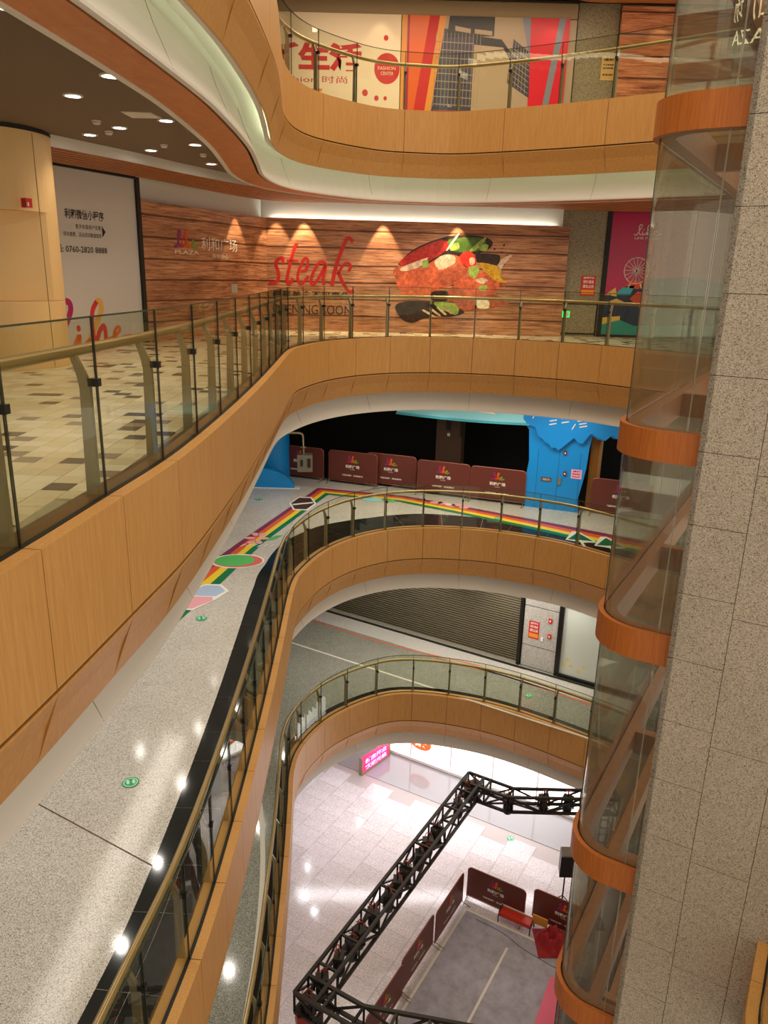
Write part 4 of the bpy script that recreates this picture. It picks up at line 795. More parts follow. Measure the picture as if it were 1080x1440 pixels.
sticker('blossom_sticker', 'pink and white blossom sticker on the far leg of the stripe', [('petals', M_SP, lambda mb: [fl.ell(mb, 1.55 + .2 * k, 21.95 - .1 * k + .1 * (k % 2), .2, .14, .001, .003, 10, rot=k) for k in range(5)]), ('centre', M_SW, lambda mb: fl.ell(mb, 1.9, 21.8, .12, .1, .003, .005, 8))], (1.9, 21.8))
sticker('fish_sticker', 'pale turquoise fish-like sticker near the corner of the stripe', [('body', M_TEAL, lambda mb: fl.ell(mb, -.35, 22.1, .3, .2, .001, .003, 14)), ('tail', M_SG, lambda mb: fl.poly(mb, [(-.1, 22.05), (.35, 22.2), (.3, 21.85)], .001, .004))], (-.2, 22.1))
for cx, cy, lb in ((5.1, 18.95, 'left green tree sticker on the stripe by the lift shaft'), (5.75, 18.55, 'right green tree sticker on the stripe by the lift shaft')):
    sticker('tree_sticker', lb, [('rim', M_SW, lambda mb: fl.poly(mb, [(cx - .38, cy - .1), (cx + .05, cy - .3), (cx + .4, cy - .25), (cx + .12, cy + .62), (cx - .05, cy + .6)], .001, .003)), ('tree', M_SDG, lambda mb: fl.poly(mb, [(cx - .3, cy - .05), (cx + .33, cy - .18), (cx + .08, cy + .52)], .003, .005)), ('trunk', M_SW, lambda mb: fl.stroke(mb, [(cx, cy - .6), (cx, cy - .1)], .07, .001, .006))], (cx, cy))
gfl = {10: [(-3.24, 8.57, 'green round footprint sticker nearest the floor joint'), (-3.49, 13.59, 'green round footprint sticker beside the end of the rainbow stripe'), (-3.72, 21.84, 'green round footprint sticker near the blue mound'), (3.2, 20.55, 'green round footprint sticker on the far leg of the stripe')],
       5: [(-2.65, 24.0, 'green round floor sticker at the left end of the red line'), (1.25, 21.5, 'green round floor sticker near the red line, before the shutter'), (4.3, 19.55, 'green round floor sticker near the glass shopfront')], 0: [(4.15, 19.6, 'green round sticker on the ground floor before the apron')]}
for L, lst in gfl.items():
    for x, y, lb in lst:
        r = root('round_sticker', (x, y, L)); tag(r, lb, 'floor sticker'); f = Floor(L + .006)
        mb = MB(); f.ell(mb, x, y, .11, .11, .001, .003, 20); mb.build('disc', mat('dot_green', srgb(0, 150, 84), .3), r)
        mb = MB(); [f.ell(mb, x + dx, y + dy, .022, .05, .003, .005, 8, rot=.4) for dx, dy in ((-.035, .0), (.035, .02))]; f.stroke(mb, [(x + .085 * math.cos(t * .52), y + .085 * math.sin(t * .52)) for t in range(13)], .012, .003, .005); mb.build('footprints', mat('dot_white', srgb(170, 236, 200), .3), r); adopt(r)
# ------------------------------------------------------------------ lower level: roller shutter, stone pier, glass shop
F6 = Frame((-2.29, 25.39), (4.38, 21.38))
sh = root('roller_shutter', F6.w(3.8, 5)); tag(sh, 'long closed grey-brown roller shutter on the lower level', 'shutter')
mb = MB(); z = 5.06
while z < 8.1:
    mb.prism([F6.w(-3, z, -.02), F6.w(7.66, z, -.02), F6.w(7.66, z, .0), F6.w(-3, z, .0)], [F6.w(-3, z + .045, -.02), F6.w(7.66, z + .045, -.02), F6.w(7.66, z + .045, .03), F6.w(-3, z + .045, .03)]); z += .078
mb.build('slats', mat('shutter_metal', srgb(150, 142, 120), .4, .3), sh, kind='stuff')
mb = MB(); F6.box(mb, -3, 7.66, 5.0, 8.2, -.08, -.02); mb.build('backing_curtain', mat('shutter_dark', srgb(36, 32, 26), .6), sh)
mb = MB(); F6.box(mb, 7.62, 7.72, 5.0, 8.2, -.08, .06); mb.build('guide_rail', M_BLK, sh)
mb = MB(); F6.box(mb, -3, 7.62, 5.0, 5.08, -.06, .05); mb.build('bottom_bar', mat('shutter_bar', srgb(190, 184, 170), .4, .3), sh); adopt(sh)
mb = MB(); F6.box(mb, -3, 12, 5.001, 5.004, .1, .2); F6.box(mb, -3, 8, 5.001, 5.004, .2, .24); mb.build('threshold_strip', M_BLACK, fl5, kind='structure')
mb = MB(); F6.box(mb, -3, 12, 5.000, 5.0035, .24, 1.0); mb.build('reflection_band', M_TERR_REFL, fl5, kind='structure')  # reflection on the floor before the shutter, painted as a paler band
pr_ = root('wall_pier', F6.w(8.3, 5), kind='structure')
for z0, z1 in ((5.02, 5.72), (5.745, 7.02), (7.045, 8.2)):
    mb = MB(); F6.box(mb, 7.75, 8.83, z0, z1, -.2, .0); mb.build('stone_panel', M_STONEG, pr_, kind='structure')
mb = MB(); F6.box(mb, 7.72, 8.84, 5, 8.2, -.25, -.012); mb.build('pier_core', M_BLACK, pr_, kind='structure')
adopt(pr_)
notice(F6, 7.92, 8.25, 5.99, 6.56, .006, 'red and orange notice poster on the grey pier beside the shutter', [('温馨提示', .82, .94, M_WPRINT), ('消防通道', .62, .76, M_WPRINT), ('请勿占用', .38, .56, M_WPRINT)])
for a, z, lb in ((8.57, 6.70, 'upper small red fire call point on the grey pier'), (8.58, 6.2, 'lower small red fire call point on the grey pier')):
    r = root('call_point', F6.w(a, z)); tag(r, lb, 'alarm'); mb = MB(); F6.box(mb, a - .05, a + .06, z - .06, z + .07, .002, .04); mb.build('housing', mat('alarm_red', srgb(206, 20, 26), .35), r); mb = MB(); F6.box(mb, a - .015, a + .03, z - .02, z + .03, .04, .05); mb.build('button', M_WPRINT, r); adopt(r)
r = root('wall_phone', F6.w(8.36, 6.02)); tag(r, 'small white wall socket between the notice and the call points', 'socket'); mb = MB(); F6.box(mb, 8.33, 8.4, 5.98, 6.1, .002, .03); mb.build('housing', M_WPRINT, r); adopt(r)
gs = root('glass_shopfront', F6.w(10.4, 5)); tag(gs, 'frosted white glass shopfront in black frame on the lower level', 'shopfront')
mb = MB(); F6.box(mb, 8.84, 8.98, 5, 8.2, -.1, .08); F6.box(mb, 8.98, 12.4, 5.0, 5.1, -.1, .08); mb.build('black_frame', M_BLK, gs)
mb = MB(); F6.box(mb, 8.98, 12.4, 5.1, 8.2, -.03, .0); mb.build('frosted_pane', mat('frosted_white', srgb(206, 216, 210), .2), gs)
mb = MB(); [F6.ell(mb, a, z, .06, .05, .001, .003, 10) for a, z in ((9.2, 5.6), (9.32, 5.42), (9.55, 5.32), (9.12, 5.42), (9.7, 5.5))]; mb.build('yellow_flowers', mat('sticker_yellow', srgb(226, 206, 110), .4), gs); adopt(gs)
# painted lines of the lower floor
f5 = Floor(5.0); mb = MB(); f5.stroke(mb, [(-2.93, 22.5), (5.9, 17.25)], .07, .001, .004); f5.stroke(mb, [(-2.0, 9.0), (-2.05, 10.6), (-2.2, 12.2), (-2.42, 13.6), (-2.75, 15.0), (-3.4, 16.6)], .10, .001, .004); mb.build('white_line', mat('line_white', srgb(214, 210, 196), .4), fl5, kind='structure')
mb = MB(); f5.stroke(mb, [(-2.75, 24.4), (.11, 22.6), (3.6, 20.95), (6.6, 19.0)], .07, .001, .005); f5.stroke(mb, [(1.6, 21.62), (3.6, 20.75), (6.5, 18.8)], .09, .001, .0035); mb.build('red_line', mat('line_red', srgb(206, 112, 84), .4), fl5, kind='structure')
mb = MB()
for k in range(70):
    x = rnd.uniform(-2.4, 4.8); y = 22.9 - .57 * (x + 2.3) + rnd.uniform(-.9, .8); a = rnd.uniform(-.8, .1); ln = rnd.uniform(.1, .5); f5.stroke(mb, [(x, y), (x + ln * math.cos(a), y + ln * math.sin(a))], .012, .001, .003)
mb.build('green_scuffs', mat('scuff_green', srgb(120, 150, 96), .4), fl5, kind='stuff')
# ------------------------------------------------------------------ glass lift shaft with timber rings
U = Vector((.866, -.5)); V = Vector((.5, .866)); CC = Vector((2.17, 7.455)); RR = .54
def ringpath(off, near_len=1.15, far_len=8.4):
    """plan of the shaft, OFF metres inside its outer face"""
    r = RR - off; cen = CC + (U + V) * RR; P = [CC + U * near_len + V * off, CC + U * (RR + .5) + V * off]
    for k in range(0, 13):
        a = k / 12 * math.pi / 2; P.append(cen - V * r * math.cos(a) - U * r * math.sin(a))
    n = 6
    for k in range(1, n + 1): P.append(CC + U * off + V * (RR + (far_len - RR) * k / n))
    return P
def wall_strip(mb, A_, B_, z0, z1):
    """a thin standing wall between plan paths A (outer) and B (inner), with no inner partitions"""
    for P, fl_ in ((A_, 0), (B_, 1)):
        vs = [(p.x, p.y, z) for p in P for z in (z0, z1)]; f = [(2 * i, 2 * i + 1, 2 * i + 3, 2 * i + 2) for i in range(len(P) - 1)]
        mb.add(vs, [tuple(reversed(q)) for q in f] if not fl_ else f)
    for z, fl_ in ((z0, 0), (z1, 1)):
        vs = [(p.x, p.y, z) for a, b in zip(A_, B_) for p in (a, b)]; f = [(2 * i, 2 * i + 1, 2 * i + 3, 2 * i + 2) for i in range(len(A_) - 1)]
        mb.add(vs, [tuple(reversed(q)) for q in f] if fl_ else f)
    for a, b in ((A_[0], B_[0]), (A_[-1], B_[-1])): mb.add([(a.x, a.y, z0), (b.x, b.y, z0), (b.x, b.y, z1), (a.x, a.y, z1)], [(0, 1, 2, 3)])
def ring_solid(mb, z0, z1, o0, o1, mi=0): wall_strip(mb, ringpath(o0), ringpath(o1), z0, z1)
sf = root('lift_shaft', (CC.x + 1.2, CC.y + 3, 0)); tag(sf, 'glass lift shaft with rounded corner and orange timber rings beside the granite column', 'lift shaft')
rings = [(-1.8, -1.48), (.26, .56), (2.9, 3.22), (4.86, 5.16), (7.66, 7.98), (9.84, 10.17), (12.72, 13.05), (14.82, 15.12), (17.72, 18.02), (19.84, 20.14), (22.7, 23.0)]
rings = [r for r in rings if r[0] > 0]
for z0, z1 in rings:
    mb = MB(); ring_solid(mb, z0, z1, .0, .055); mb.build('timber_ring', M_RING, sf)
    mb = MB(); ring_solid(mb, z0 + .002, z1 - .002, .075, .20); mb.build('inner_ring', M_RINGIN, sf)
    for k, a in enumerate((2.85, 5.5, 8.2)):
        if z0 > 17 and k > 3: continue
        p0, p1 = CC + U * .2 + V * a, CC + U * 3.2 + V * a
        mb = MB(); q = [p0, p1, p1 + V * .14, p0 + V * .14]; mb.prism([(p.x, p.y, z0 + .004) for p in q], [(p.x, p.y, z1 - .004) for p in q]); mb.build('cross_beam', M_RINGIN, sf)
    if z0 < 12:
        p0, p1 = CC + U * .50 + V * .2, CC + U * .50 + V * 8.2; q = [p0, p0 + U * .12, p1 + U * .12, p1]
        mb = MB(); mb.prism([(p.x, p.y, z0 + .006) for p in q], [(p.x, p.y, z1 - .006) for p in q]); mb.build('inner_beam', M_RINGIN, sf)
# panes between the rings, each piece on its own
zz = [0.02] + [v for r in rings for v in r] + [25.4]
def shaft_pane(path, z0, z1):
    B_ = []
    for i, a in enumerate(path):
        d = (path[min(i + 1, len(path) - 1)] - path[max(i - 1, 0)]).normalized(); B_.append(a + Vector((d.y, -d.x)) * .012)
    mb = MB(); wall_strip(mb, path, B_, z0, z1); return mb.build('shaft_pane', M_SHAFT, sf, len(path) > 3)
full = ringpath(.06)
for i in range(0, len(zz) - 1):
    z0, z1 = zz[i], zz[i + 1]
    if z1 - z0 < .5: continue
    z0 += .002; z1 -= .002
    cpath = [CC + U * .72 + V * .06] + full[2:15]
    shaft_pane(cpath, z0, z1); shaft_pane([CC + U * 1.15 + V * .06, CC + U * .735 + V * .06], z0, z1)
    st_ = [RR, 3.0, 5.7, 8.3]
    for a, b in zip(st_, st_[1:]): shaft_pane([CC + U * .06 + V * (a + .01), CC + U * .06 + V * (b - .01)], z0, z1)
    mb = MB(); p = CC + U * .728 + V * .06; mb.box((p.x, p.y, (z0 + z1) / 2), .010, .016, z1 - z0, -math.pi / 6); mb.build('pane_seal', mat('clear_seal', srgb(140, 138, 112), .3), sf)
adopt(sf)
# ------------------------------------------------------------------ granite column at the right, panel by panel
gc = root('column_right', (2.9 + .433, 6.9, 0), kind='structure')
O = Vector((2.875, 6.93)); ga = (Vector((.866, -.5)), Vector((.5, .866)))
fc = Frame(O, O + ga[0])
cols = [(.0, .515, .01, .70, 14.99), (.52, 1.085, .012, 1.40, 13.44), (1.09, 1.66, .01, 1.40, 12.74), (1.665, 2.3, .01, 1.4, 13.44)]
for a0, a1, dp, hh, zr in cols:
    k0 = -int(zr / hh); z = zr + k0 * hh
    while z < 24:
        mb = MB(); fc.box(mb, a0, a1 - .0005, max(.02, z + .003), z + hh - .003, -.05, dp - .01 if a0 else 0.0); mb.build('granite_panel', M_GRAN, gc, kind='structure'); z += hh
z = 14.99 - 21 * .7
while z < 24:
    p = [fc.w(.0, 0, 0), fc.w(.05, 0, 0), fc.w(.05, 0, -.34), fc.w(.0, 0, -.34)]
    mb = MB(); mb.prism([(q[0], q[1], max(.02, z + .003)) for q in p][::-1], [(q[0], q[1], z + .697) for q in p][::-1]); mb.build('granite_return', M_GRAN, gc, kind='structure'); z += .7
mb = MB(); fc.box(mb, .03, 2.28, 0, 26, -1.2 + 1.18, -.045); fc.box(mb, .9, 2.28, 0, 26, -1.5, -.045); mb.build('column_core', mat('granite_grout', srgb(84, 72, 60), .8), gc, kind='structure')
adopt(gc)
# ------------------------------------------------------------------ ground floor: stage truss with moving heads
ts = root('stage_truss', (0.5, 14, 0)); tag(ts, 'black square-section stage truss frame carrying moving heads over the ground floor', 'truss')
TZ, TH = 4.0, .44
P0 = Vector((-1.40, 10.70)); P1 = P0 + V * 7.62; wU, wV = U * .43, V * .43
def run(corners_out, corners_in, nb, nm):
    """outer chord pair and inner chord pair joined by lacing; corners are plan points at both ends"""
    (a0, a1), (b0, b1) = corners_out, corners_in
    for p, q in ((a0, a1), (b0, b1)):
        for z in (TZ, TZ - TH): mb = MB(); mb.bar((p.x, p.y, z), (q.x, q.y, z), .044); mb.build('chord', M_TRUSS, ts)
    for i in range(nb + 1):
        t = i / nb; a, b = a0.lerp(a1, t), b0.lerp(b1, t); mb = MB()
        for z in (TZ, TZ - TH): mb.bar((a.x, a.y, z), (b.x, b.y, z), .032)
        for p in (a, b): mb.bar((p.x, p.y, TZ), (p.x, p.y, TZ - TH), .03)
        mb.build('rung_frame', M_TRUSS, ts)
    for i in range(nb):
        t, u = i / nb, (i + 1) / nb
        if i % 2: t, u = u, t
        for k, (p0, p1) in enumerate(((a0, a1), (b0, b1))): p, q = p0.lerp(p1, t), p0.lerp(p1, u); mb = MB(); mb.bar((p.x, p.y, TZ), (q.x, q.y, TZ - TH), .026); mb.build('brace', M_TRUSS, ts)
        q, p = b0.lerp(b1, u), a0.lerp(a1, t); mb = MB(); mb.bar((p.x, p.y, TZ - TH), (q.x, q.y, TZ - TH), .026); mb.build('brace', M_TRUSS, ts)
K = P1 + U * 1.25; KI = K - V * .40
run((P0, P1), (P0 + wU, P1 + wU), 10, 'main_chords')
run((P1, K), (P1 - wV, KI), 2, 'main_chords')
run((K, Vector((6.1, K.y))), (KI, Vector((6.1, KI.y))), 3, 'main_chords')
P2 = P0 + wV + U * 1.22; P2o = P0 + U * 1.22
run((P0, P2o), (P0 + wV, P2), 2, 'main_chords')
run((P2o, Vector((3.4, 9.25))), (P2, Vector((3.4, 9.85))), 6, 'main_chords')
for p in (P0 + wU * .5 + wV * .5, Vector((5.85, K.y - .2)), Vector((3.3, 9.55))):
    mb = MB()
    for dx, dy in ((-.15, -.15), (.15, -.15), (.15, .15), (-.15, .15)): mb.bar((p.x + dx, p.y + dy, 0.04), (p.x + dx, p.y + dy, TZ - TH), .025)
    for z in range(1, 8):
        for (ax, ay), (bx, by) in (((-.15, -.15), (.15, -.15)), ((.15, -.15), (.15, .15)), ((.15, .15), (-.15, .15)), ((-.15, .15), (-.15, -.15))): mb.bar((p.x + ax, p.y + ay, z * .45), (p.x + bx, p.y + by, z * .45), .015)
    mb.build('tower_leg', M_TRUSS, ts); mb = MB(); mb.box((p.x, p.y, .02), .6, .6, .04); mb.build('base_plate', M_BLK, ts)
p = P0 + wU * .5 + wV * .5; mb = MB(); mb.box((p.x - .12, p.y - .05, TZ - .62), .3, .26, .3, .3); mb.build('chain_hoist', mat('hoist_red', srgb(150, 36, 26), .4), ts)
adopt(ts)
def moving_head():
    r = root('moving_head', (0, 0, 0)); tag(r, 'x', 'stage light', 'moving heads hung in the stage truss')
    mb = MB(); mb.box((0, 0, .0), .25, .19, .11); mb.bar((0, 0, .05), (0, 0, .2), .02, 6); mb.build('base', M_TRUSS, r)
    mb = MB(); mb.bar((-.14, 0, -.05), (-.15, 0, -.26), .028); mb.bar((.14, 0, -.05), (.15, 0, -.26), .028); mb.bar((-.15, 0, -.06), (.15, 0, -.06), .03); mb.build('yoke', M_BLK, r)
    mb = MB(); mb.lathe((0, 0, -.24), [(0, .16), (.07, .15), (.115, .06), (.125, -.06), (.10, -.17), (.085, -.18), (0, -.17)], 14); h = mb.build('head', M_BLK, r, True)
    mb = MB(); mb.lathe((0, 0, -.415), [(.0, 0), (.08, 0)], 14); mb.build('lens', mat('lens_glass', srgb(60, 70, 90), .05), h)
    mb = MB(); mb.tube([(.02, .06, .08), (.1, .08, .16), (.05, .02, .24), (-.06, -.03, .2), (-.1, .04, .12), (-.04, .09, .22)], .011, 5); mb.build('cable', mat('cable_red', srgb(150, 60, 40), .5), r)
    mb = MB(); mb.box((0, .1, .0), .14, .012, .05); mb.build('display', mat('display_orange', srgb(160, 80, 40), .4), r)
    return r
mh = moving_head(); nths = ['first', 'second', 'third', 'fourth', 'fifth', 'sixth', 'seventh', 'eighth', 'ninth', 'tenth', 'eleventh', 'twelfth', 'thirteenth']
ml = []
for k, t in enumerate((.02, .075, .15, .21, .245, .32, .40, .45, .50, .585, .64, .70, .86, .94)):
    q = P0 + V * (7.62 * t) + U * .215; ml.append((q.x, q.y, '%s moving head along the long truss from its near corner' % (nths + ['last'])[k]))
for k, (x, y) in enumerate([(K.x - .95, K.y + .32), (K.x - .15, K.y - .2), (K.x + .75, K.y - .2), (4.85, K.y - .2)]): ml.append((x, y, '%s moving head in the far cross truss counted from the corner' % nths[k]))
for k, (x, y, lb) in enumerate(ml):
    r = mh if k == 0 else copy_tree(mh); r['label'] = lb; r.location = (x, y, TZ - .10 if k % 3 else TZ - .16); r.rotation_euler = (.0, .0, rnd.uniform(0, 6))
# ------------------------------------------------------------------ court with carpet, barriers, bench, cloth
ct = root('court_carpet', (2.6, 14.6, 0)); tag(ct, 'grey carpet court with white border lines on the ground floor', 'carpet')
Cq = Vector((2.5, 16.82)); q4 = [Cq, Cq + U * 3.6, Cq + U * 3.6 - V * 8, Cq - V * 8]
M_CARP = mat('grey_carpet', srgb(134, 130, 140), .9); n_, l_, b_ = nodes(M_CARP)
x_ = tex(n_, l_, 'ShaderNodeTexNoise', 2.2, Detail=8.0, Roughness=.7); r_ = ramp(n_, [(.3, srgb(140, 138, 140)), (.5, srgb(164, 160, 172)), (.7, srgb(180, 176, 190))]); l_.new(x_.outputs[0], r_.inputs[0]); l_.new(r_.outputs[0], b_.inputs['Base Color'])
mb = MB(); mb.prism([(p.x, p.y, .004) for p in reversed(q4)], [(p.x, p.y, .02) for p in reversed(q4)]); mb.build('carpet_sheet', M_CARP, ct)
M_LN = mat('court_line', srgb(222, 214, 204), .5); f0 = Floor(.02)
mb = MB(); f0.stroke(mb, [tuple(Cq + U * .02), tuple(Cq - V * 8 + U * .02)], .07, .0, .004); f0.stroke(mb, [tuple(Cq - V * .03), tuple(Cq + U * 3.6 - V * .03)], .06, .0, .005); mb.build('border_line', M_LN, ct)
mb = MB(); a = Cq + U * 1.46 - V * .62; f0.stroke(mb, [tuple(a), tuple(a - V * 7)], .06, .0, .004); mb.build('centre_line', M_LN, ct)
mb = MB(); f0.stroke(mb, [tuple(Cq + U * .4 - V * .2), tuple(Cq + U * 1.2 - V * .25), tuple(Cq + U * 1.9 - V * .45), tuple(Cq + U * 3.2 - V * .6)], .015, .0, .003); mb.build('carpet_seam', M_BLACK, ct); adopt(ct)
ang = math.atan2(V.y, V.x); S0 = Vector((2.44, 17.05))
lb_l = ['nearest the court corner', 'second from the court corner', 'third from the court corner', 'fourth from the court corner', 'fifth from the court corner']
for k in range(5):
    r = copy_tree(b0); r['group'] = 'brown barriers along the court side'; r['label'] = 'brown barrier along the long side of the grey court, ' + lb_l[k]
    p = S0 - V * (1.70 * (k + 1)) - U * (.05 * (k % 2)); r.location = (p.x, p.y, .03 * 0); r.rotation_euler = (0, 0, ang)
for k, (a, o, lb) in enumerate(((.03, .2, 'brown barrier across the far end of the grey court'), (1.85, .42, 'brown barrier at the far end of the court, behind the red cloth'))):
    r = copy_tree(b0); r['group'] = 'brown barriers at the court end'; r['label'] = lb; p = S0 + U * a + V * o; r.location = (p.x, p.y, 0); r.rotation_euler = (0, 0, math.atan2(U.y, U.x))
bn = root('red_bench', (3.78, 16.30, 0), math.atan2(U.y, U.x)); tag(bn, 'low red padded bench with black frame at the court end', 'bench')
mb = MB(); mb.box((0, 0, .26), .9, .26, .12); mb.build('seat_pad', mat('bench_red', srgb(196, 50, 24), .5), bn); mb = MB(); mb.box((0, .17, .3), .95, .04, .1); mb.build('white_edge', M_WPRINT, bn)
for sx in (-.44, .44): mb = MB(); mb.tube([(sx, -.15, .012), (sx, -.15, .2), (sx, -.1, .34), (sx, .15, .34), (sx, .2, .2), (sx, .2, .012)], .016, 6); mb.build('leg_frame', M_BLK, bn)
cl = root('cloth_pile', (4.66, 15.72, 0)); tag(cl, 'crumpled dark red cloth heap beside the red bench', 'cloth')
mb = MB(); n = 22; vs = []
for i in range(n + 1):
    for j in range(n + 1):
        u, v = i / n * 2 - 1, j / n * 2 - 1; rr = math.sqrt(u * u + v * v); h = max(0, 1 - rr ** 1.6) * .36 + .11 * math.sin(9 * u + 4 * v) * max(0, 1.2 - rr) + .09 * math.sin(13 * v - 5 * u) * max(0, 1.2 - rr) + .03 * rnd.random() * max(0, 1.2 - rr)
        vs.append((u * .46, v * .46, max(.012, h) + .02))
mb.add(vs, [(i * (n + 1) + j, (i + 1) * (n + 1) + j, (i + 1) * (n + 1) + j + 1, i * (n + 1) + j + 1) for i in range(n) for j in range(n)]); mb.build('drape', mat('cloth_red', srgb(150, 16, 20), .7), cl, True)
mb = MB(); mb.box((-.30, .34, .40), .4, .04, .26, -.5); mb.build('yellow_board', mat('board_yellow', srgb(206, 140, 50), .5), cl); mb = MB(); mb.lathe((.3, -.42, 0), [(.09, .02), (.1, .3), (.04, .4), (0, .4)], 12); mb.build('blue_bottle', mat('bottle_blue', srgb(24, 60, 90), .3), cl)
pm = root('pink_mat', (4.3, 14.0, 0)); tag(pm, 'long flat pink mat at the court edge below the lift shaft', 'mat')
mb = MB(); q4 = [(4.40, 14.72), (4.72, 14.55), (4.0, 12.3), (3.3, 12.5)]; mb.prism([(x, y, .022) for x, y in reversed(q4)], [(x, y, .05) for x, y in reversed(q4)]); mb.build('mat_sheet', mat('mat_pink', srgb(236, 110, 140), .6), pm); adopt(pm)
bk = root('black_case', (4.5, 13.2, 0)); tag(bk, 'black equipment case beside the pink mat', 'case'); mb = MB(); mb.box((.1, 0, .30), .35, 2.2, .5, -.45); mb.build('body', M_BLK, bk); mb = MB(); mb.box((.1, 0, .565), .37, 2.22, .03, -.45); mb.build('lid', M_TRUSS, bk)
sp = root('loudspeaker', (5.08, 16.75, 0)); tag(sp, 'black loudspeaker on a pole half hidden by the lift shaft', 'loudspeaker')
mb = MB(); q5 = [(-.2, -.18), (.2, -.18), (.14, .2), (-.14, .2)]; mb.prism([(x, y, 1.35) for x, y in q5], [(x, y, 2.0) for x, y in q5]); mb.build('cabinet', M_BLK, sp); mb = MB(); mb.prism([(x * .98, y * .98, 2.0) for x, y in q5], [(x * .9, y * .9, 2.03) for x, y in q5]); mb.build('top_panel', mat('speaker_top', srgb(110, 106, 92), .5), sp)
mb = MB(); mb.bar((0, 0, .3), (0, 0, 1.35), .02, 8); [mb.bar((0, 0, .6), (.45 * math.cos(a), .45 * math.sin(a), .015), .014, 6) for a in (0, 2.1, 4.2)]; mb.build('tripod', M_BLK, sp)
# ------------------------------------------------------------------ ground floor shops seen under the slab
F7 = Frame((-3.0, 25.75), (2.83, 22.38))
mb = MB(); F7.box(mb, -1.5, 12, 0, 3.3, -.5, -.3); mb.build('wall_shopfront', M_WHITE, kind='structure')
lw = root('lit_shop_window', F7.w(5.5, 0)); tag(lw, 'brightly lit white shop window behind the grey apron', 'shop window')
M_LIT = mat('lit_panel', (1, 1, 1), emit=(1, .96, .98), es=2.2)
for a in (3.2, 4.75, 6.3, 7.85, 9.4): mb = MB(); F7.box(mb, a, a + 1.5, .12, 3.1, -.28, -.2); mb.build('lit_pane', M_LIT, lw)
mb = MB(); F7.box(mb, 3.1, 11, .02, .12, -.3, -.1); [F7.box(mb, a, a + .05, .02, 3.1, -.3, -.16) for a in (3.15, 4.7, 6.25, 7.8, 9.35)]; mb.build('window_frame', M_WHITE, lw); adopt(lw)
os_ = root('shop_sign', F7.w(5.6, 1.4)); tag(os_, 'glowing orange-red oval shop sign on the lit white front', 'sign')
mb = MB(); F7.ell(mb, 5.12, .78, .40, .24, -.19, -.12, 28); mb.build('sign_plate', mat('sign_orange', srgb(226, 90, 40), .4, emit=srgb(240, 90, 40), es=.9), os_); text(F7, '美食', 4.9, 5.36, .66, .90, -.115, mat('sign_cream', srgb(250, 220, 170), .4, emit=(1, .8, .5), es=1.2), os_, bold=.04); adopt(os_)
ps = root('lightbox_sign', (-.15, 22.75, 0)); tag(ps, 'pink standing light box with blue lettering at the apron edge', 'sign')
F8 = Frame((-.55, 22.55), (.42, 23.75))
mb = MB(); F8.box(mb, 0, 1.45, .08, .62, -.05, .05); mb.build('pink_panel', mat('neon_pink', srgb(236, 40, 90), .4, emit=srgb(240, 40, 90), es=1.0), ps); mb = MB(); F8.box(mb, -.04, 0, .0, .66, -.07, .07); F8.box(mb, 1.45, 1.5, 0, .66, -.07, .07); F8.box(mb, 0, 1.45, 0.0, .08, -.07, .07); mb.build('frame', M_STEEL, ps)
text(F8, '新店开业', .15, 1.3, .36, .56, .054, mat('neon_blue', srgb(150, 160, 255), .4, emit=srgb(150, 160, 255), es=1.6), ps, bold=.03); text(F8, '欢迎光临', .15, 1.3, .12, .31, .054, mat('neon_blue', srgb(150, 160, 255), .4), ps, bold=.03); adopt(ps)
mb = MB(); F7.box(mb, -1.5, 3.1, 0, 3.1, -.3, -.2); F7.box(mb, 1.2, 1.9, 0, 3.1, -.2, .9); mb.build('wall_dark_front', mat('dark_front', srgb(70, 60, 56), .3), kind='structure')
# air grille in the lower bulkhead
cv = CV[5]; sg = cv.near((4.6, 18.3)); ag = root('air_grille', cv.p(sg, .4, 3.3)); tag(ag, 'long pale air grille set in the white band above the truss', 'grille')
mb = MB(); sweep(mb, cv, sg - .42, sg + .42, [(.47, 3.22), (.50, 3.44), (.51, 3.44), (.48, 3.22)]); mb.build('back_plate', mat('grille_grey', srgb(150, 144, 140), .5), ag)
for k in range(5): mb = MB(); sweep(mb, cv, sg - .41, sg + .41, [(.445 + .006 * k, 3.225 + .042 * k), (.445 + .006 * k, 3.24 + .042 * k), (.48 + .006 * k, 3.24 + .042 * k), (.48 + .006 * k, 3.225 + .042 * k)]); mb.build('grille_slat', M_WHITE, ag)
adopt(ag)
GSPOT = [(-.98, 27.2), (-.2, 26.7), (.9, 27.4), (1.6, 26.2), (-2.3, 21.6), (-2.3, 20.3), (-.6, 23.9), (-1.9, 19.7)]
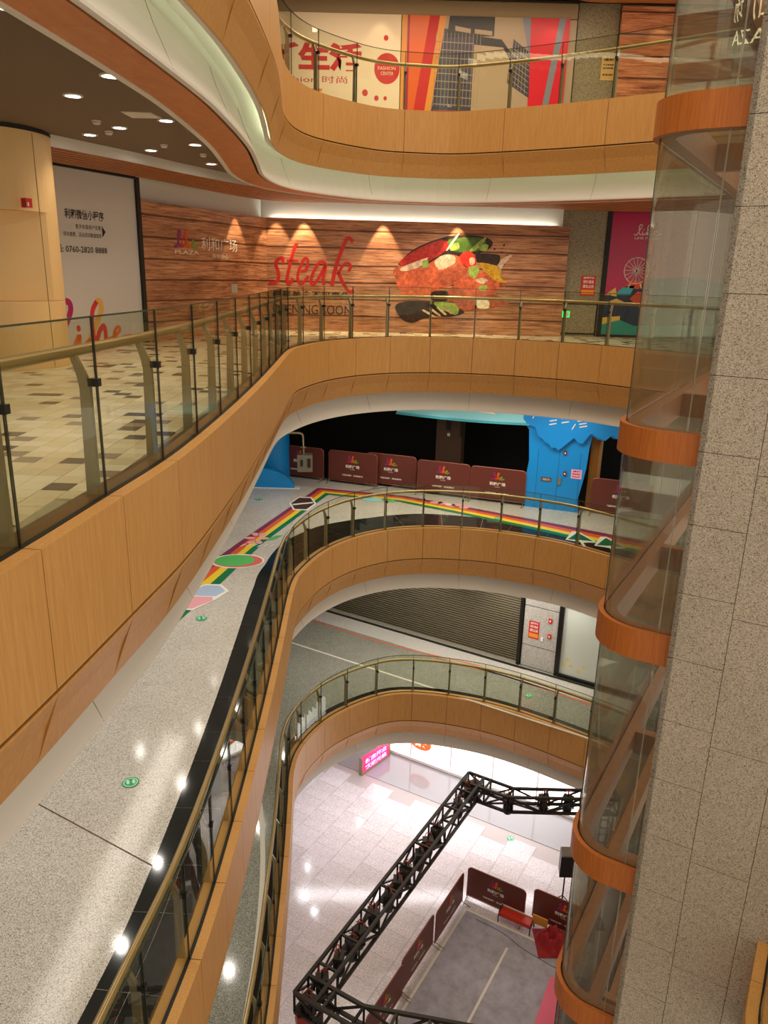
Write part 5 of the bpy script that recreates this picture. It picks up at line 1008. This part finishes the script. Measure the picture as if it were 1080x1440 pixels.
# ------------------------------------------------------------------ beams of the hidden walkway downlights, mirrored by the polished floors, and added fill spots
for x, y in [(-3.72, 10.75), (-3.77, 9.06), (-3.86, 12.89), (-3.98, 14.8), (-3.24, 13.92), (-3.3, 15.63), (-3.49, 18.78), (-3.67, 20.56), (-4.07, 16.82), (-5.0, 13.9), (-3.74, 7.2), (-3.7, 5.4)]: spot((x, y, 13.26), 34, 130, .7, (1, .93, .84), .06)
for x, y in [(-3.15, 13.14), (-3.0, 21.0), (-3.24, 17.72), (-3.2, 10.5), (.5, 22.5), (3.0, 21.0)]: spot((x, y, 8.26), 50, 130, .7, (1, .93, .84), .06)
for x, y in [(-.6, 22.2), (1.2, 21.6), (3.0, 20.9), (4.8, 19.9)]: spot((x, y, 13.2), 55, 120, .7, (1, .84, .66), .06)  # spots added to brighten the far middle walkway
for x, y in [(-1.0, 23.6), (1.2, 22.4), (3.6, 21.0), (5.4, 19.8)]: spot((x, y, 8.1), 50, 110, .7, (1, .88, .74), .06)  # spots added to brighten the floor before the shutter
for x, y in GSPOT: spot((x, y, 3.1), 22, 130, .7, (1, .96, 1), .05)

# ------------------------------------------------------------------ lit shop sign on the viewer's side, mirrored by the lift glass
def pix(px, py):
    v = _w(Vector((px - 540.0, py - 720.0, 1080.0))); return v.normalized()
_d = pix(1064, 22); _n = Vector((-.5, -.866, 0)); _P = Vector((CC.x, CC.y, 0)) + Vector((V.x, V.y, 0)) * .06
_q = Vector((0, 0, EYE)) + _d * 15.0; _real = _q - 2 * (_q - _P).dot(_n) * _n
hs = root('hanging_sign', _real); tag(hs, 'lit outline sign with plaza name, mirrored in the lift glass', 'sign')
_to = (Vector((0, 0, 0)) - (_real - _P)); _fd = Vector((-_n.y, _n.x))
hf = Frame((_real.x - _fd.x * .6, _real.y - _fd.y * .6), (_real.x + _fd.x * .6, _real.y + _fd.y * .6))
if hf.n.dot(Vector((_P.x - _real.x, _P.y - _real.y))) < 0: hf = Frame((_real.x + _fd.x * .6, _real.y + _fd.y * .6), (_real.x - _fd.x * .6, _real.y - _fd.y * .6))
M_NEON = mat('neon_warm', (1, .9, .6, 1), emit=(1, .85, .5), es=9)
mb = MB(); hf.box(mb, -.05, 1.25, _real.z - .45, _real.z + .45, -.08, -.02); mb.build('sign_back', M_BLK, hs)
text(hf, '利和广场', .05, 1.15, _real.z - .05, _real.z + .35, .0, M_NEON, hs); text(hf, 'PLAZA', .1, 1.1, _real.z - .36, _real.z - .16, .0, M_NEON, hs)
mb = MB(); [mb.bar(hf.w(a, _real.z + .45, -.05), hf.w(a, 22.9, -.05), .01, 6) for a in (.1, 1.1)]; mb.build('hanger_rods', M_STEEL, hs); adopt(hs)
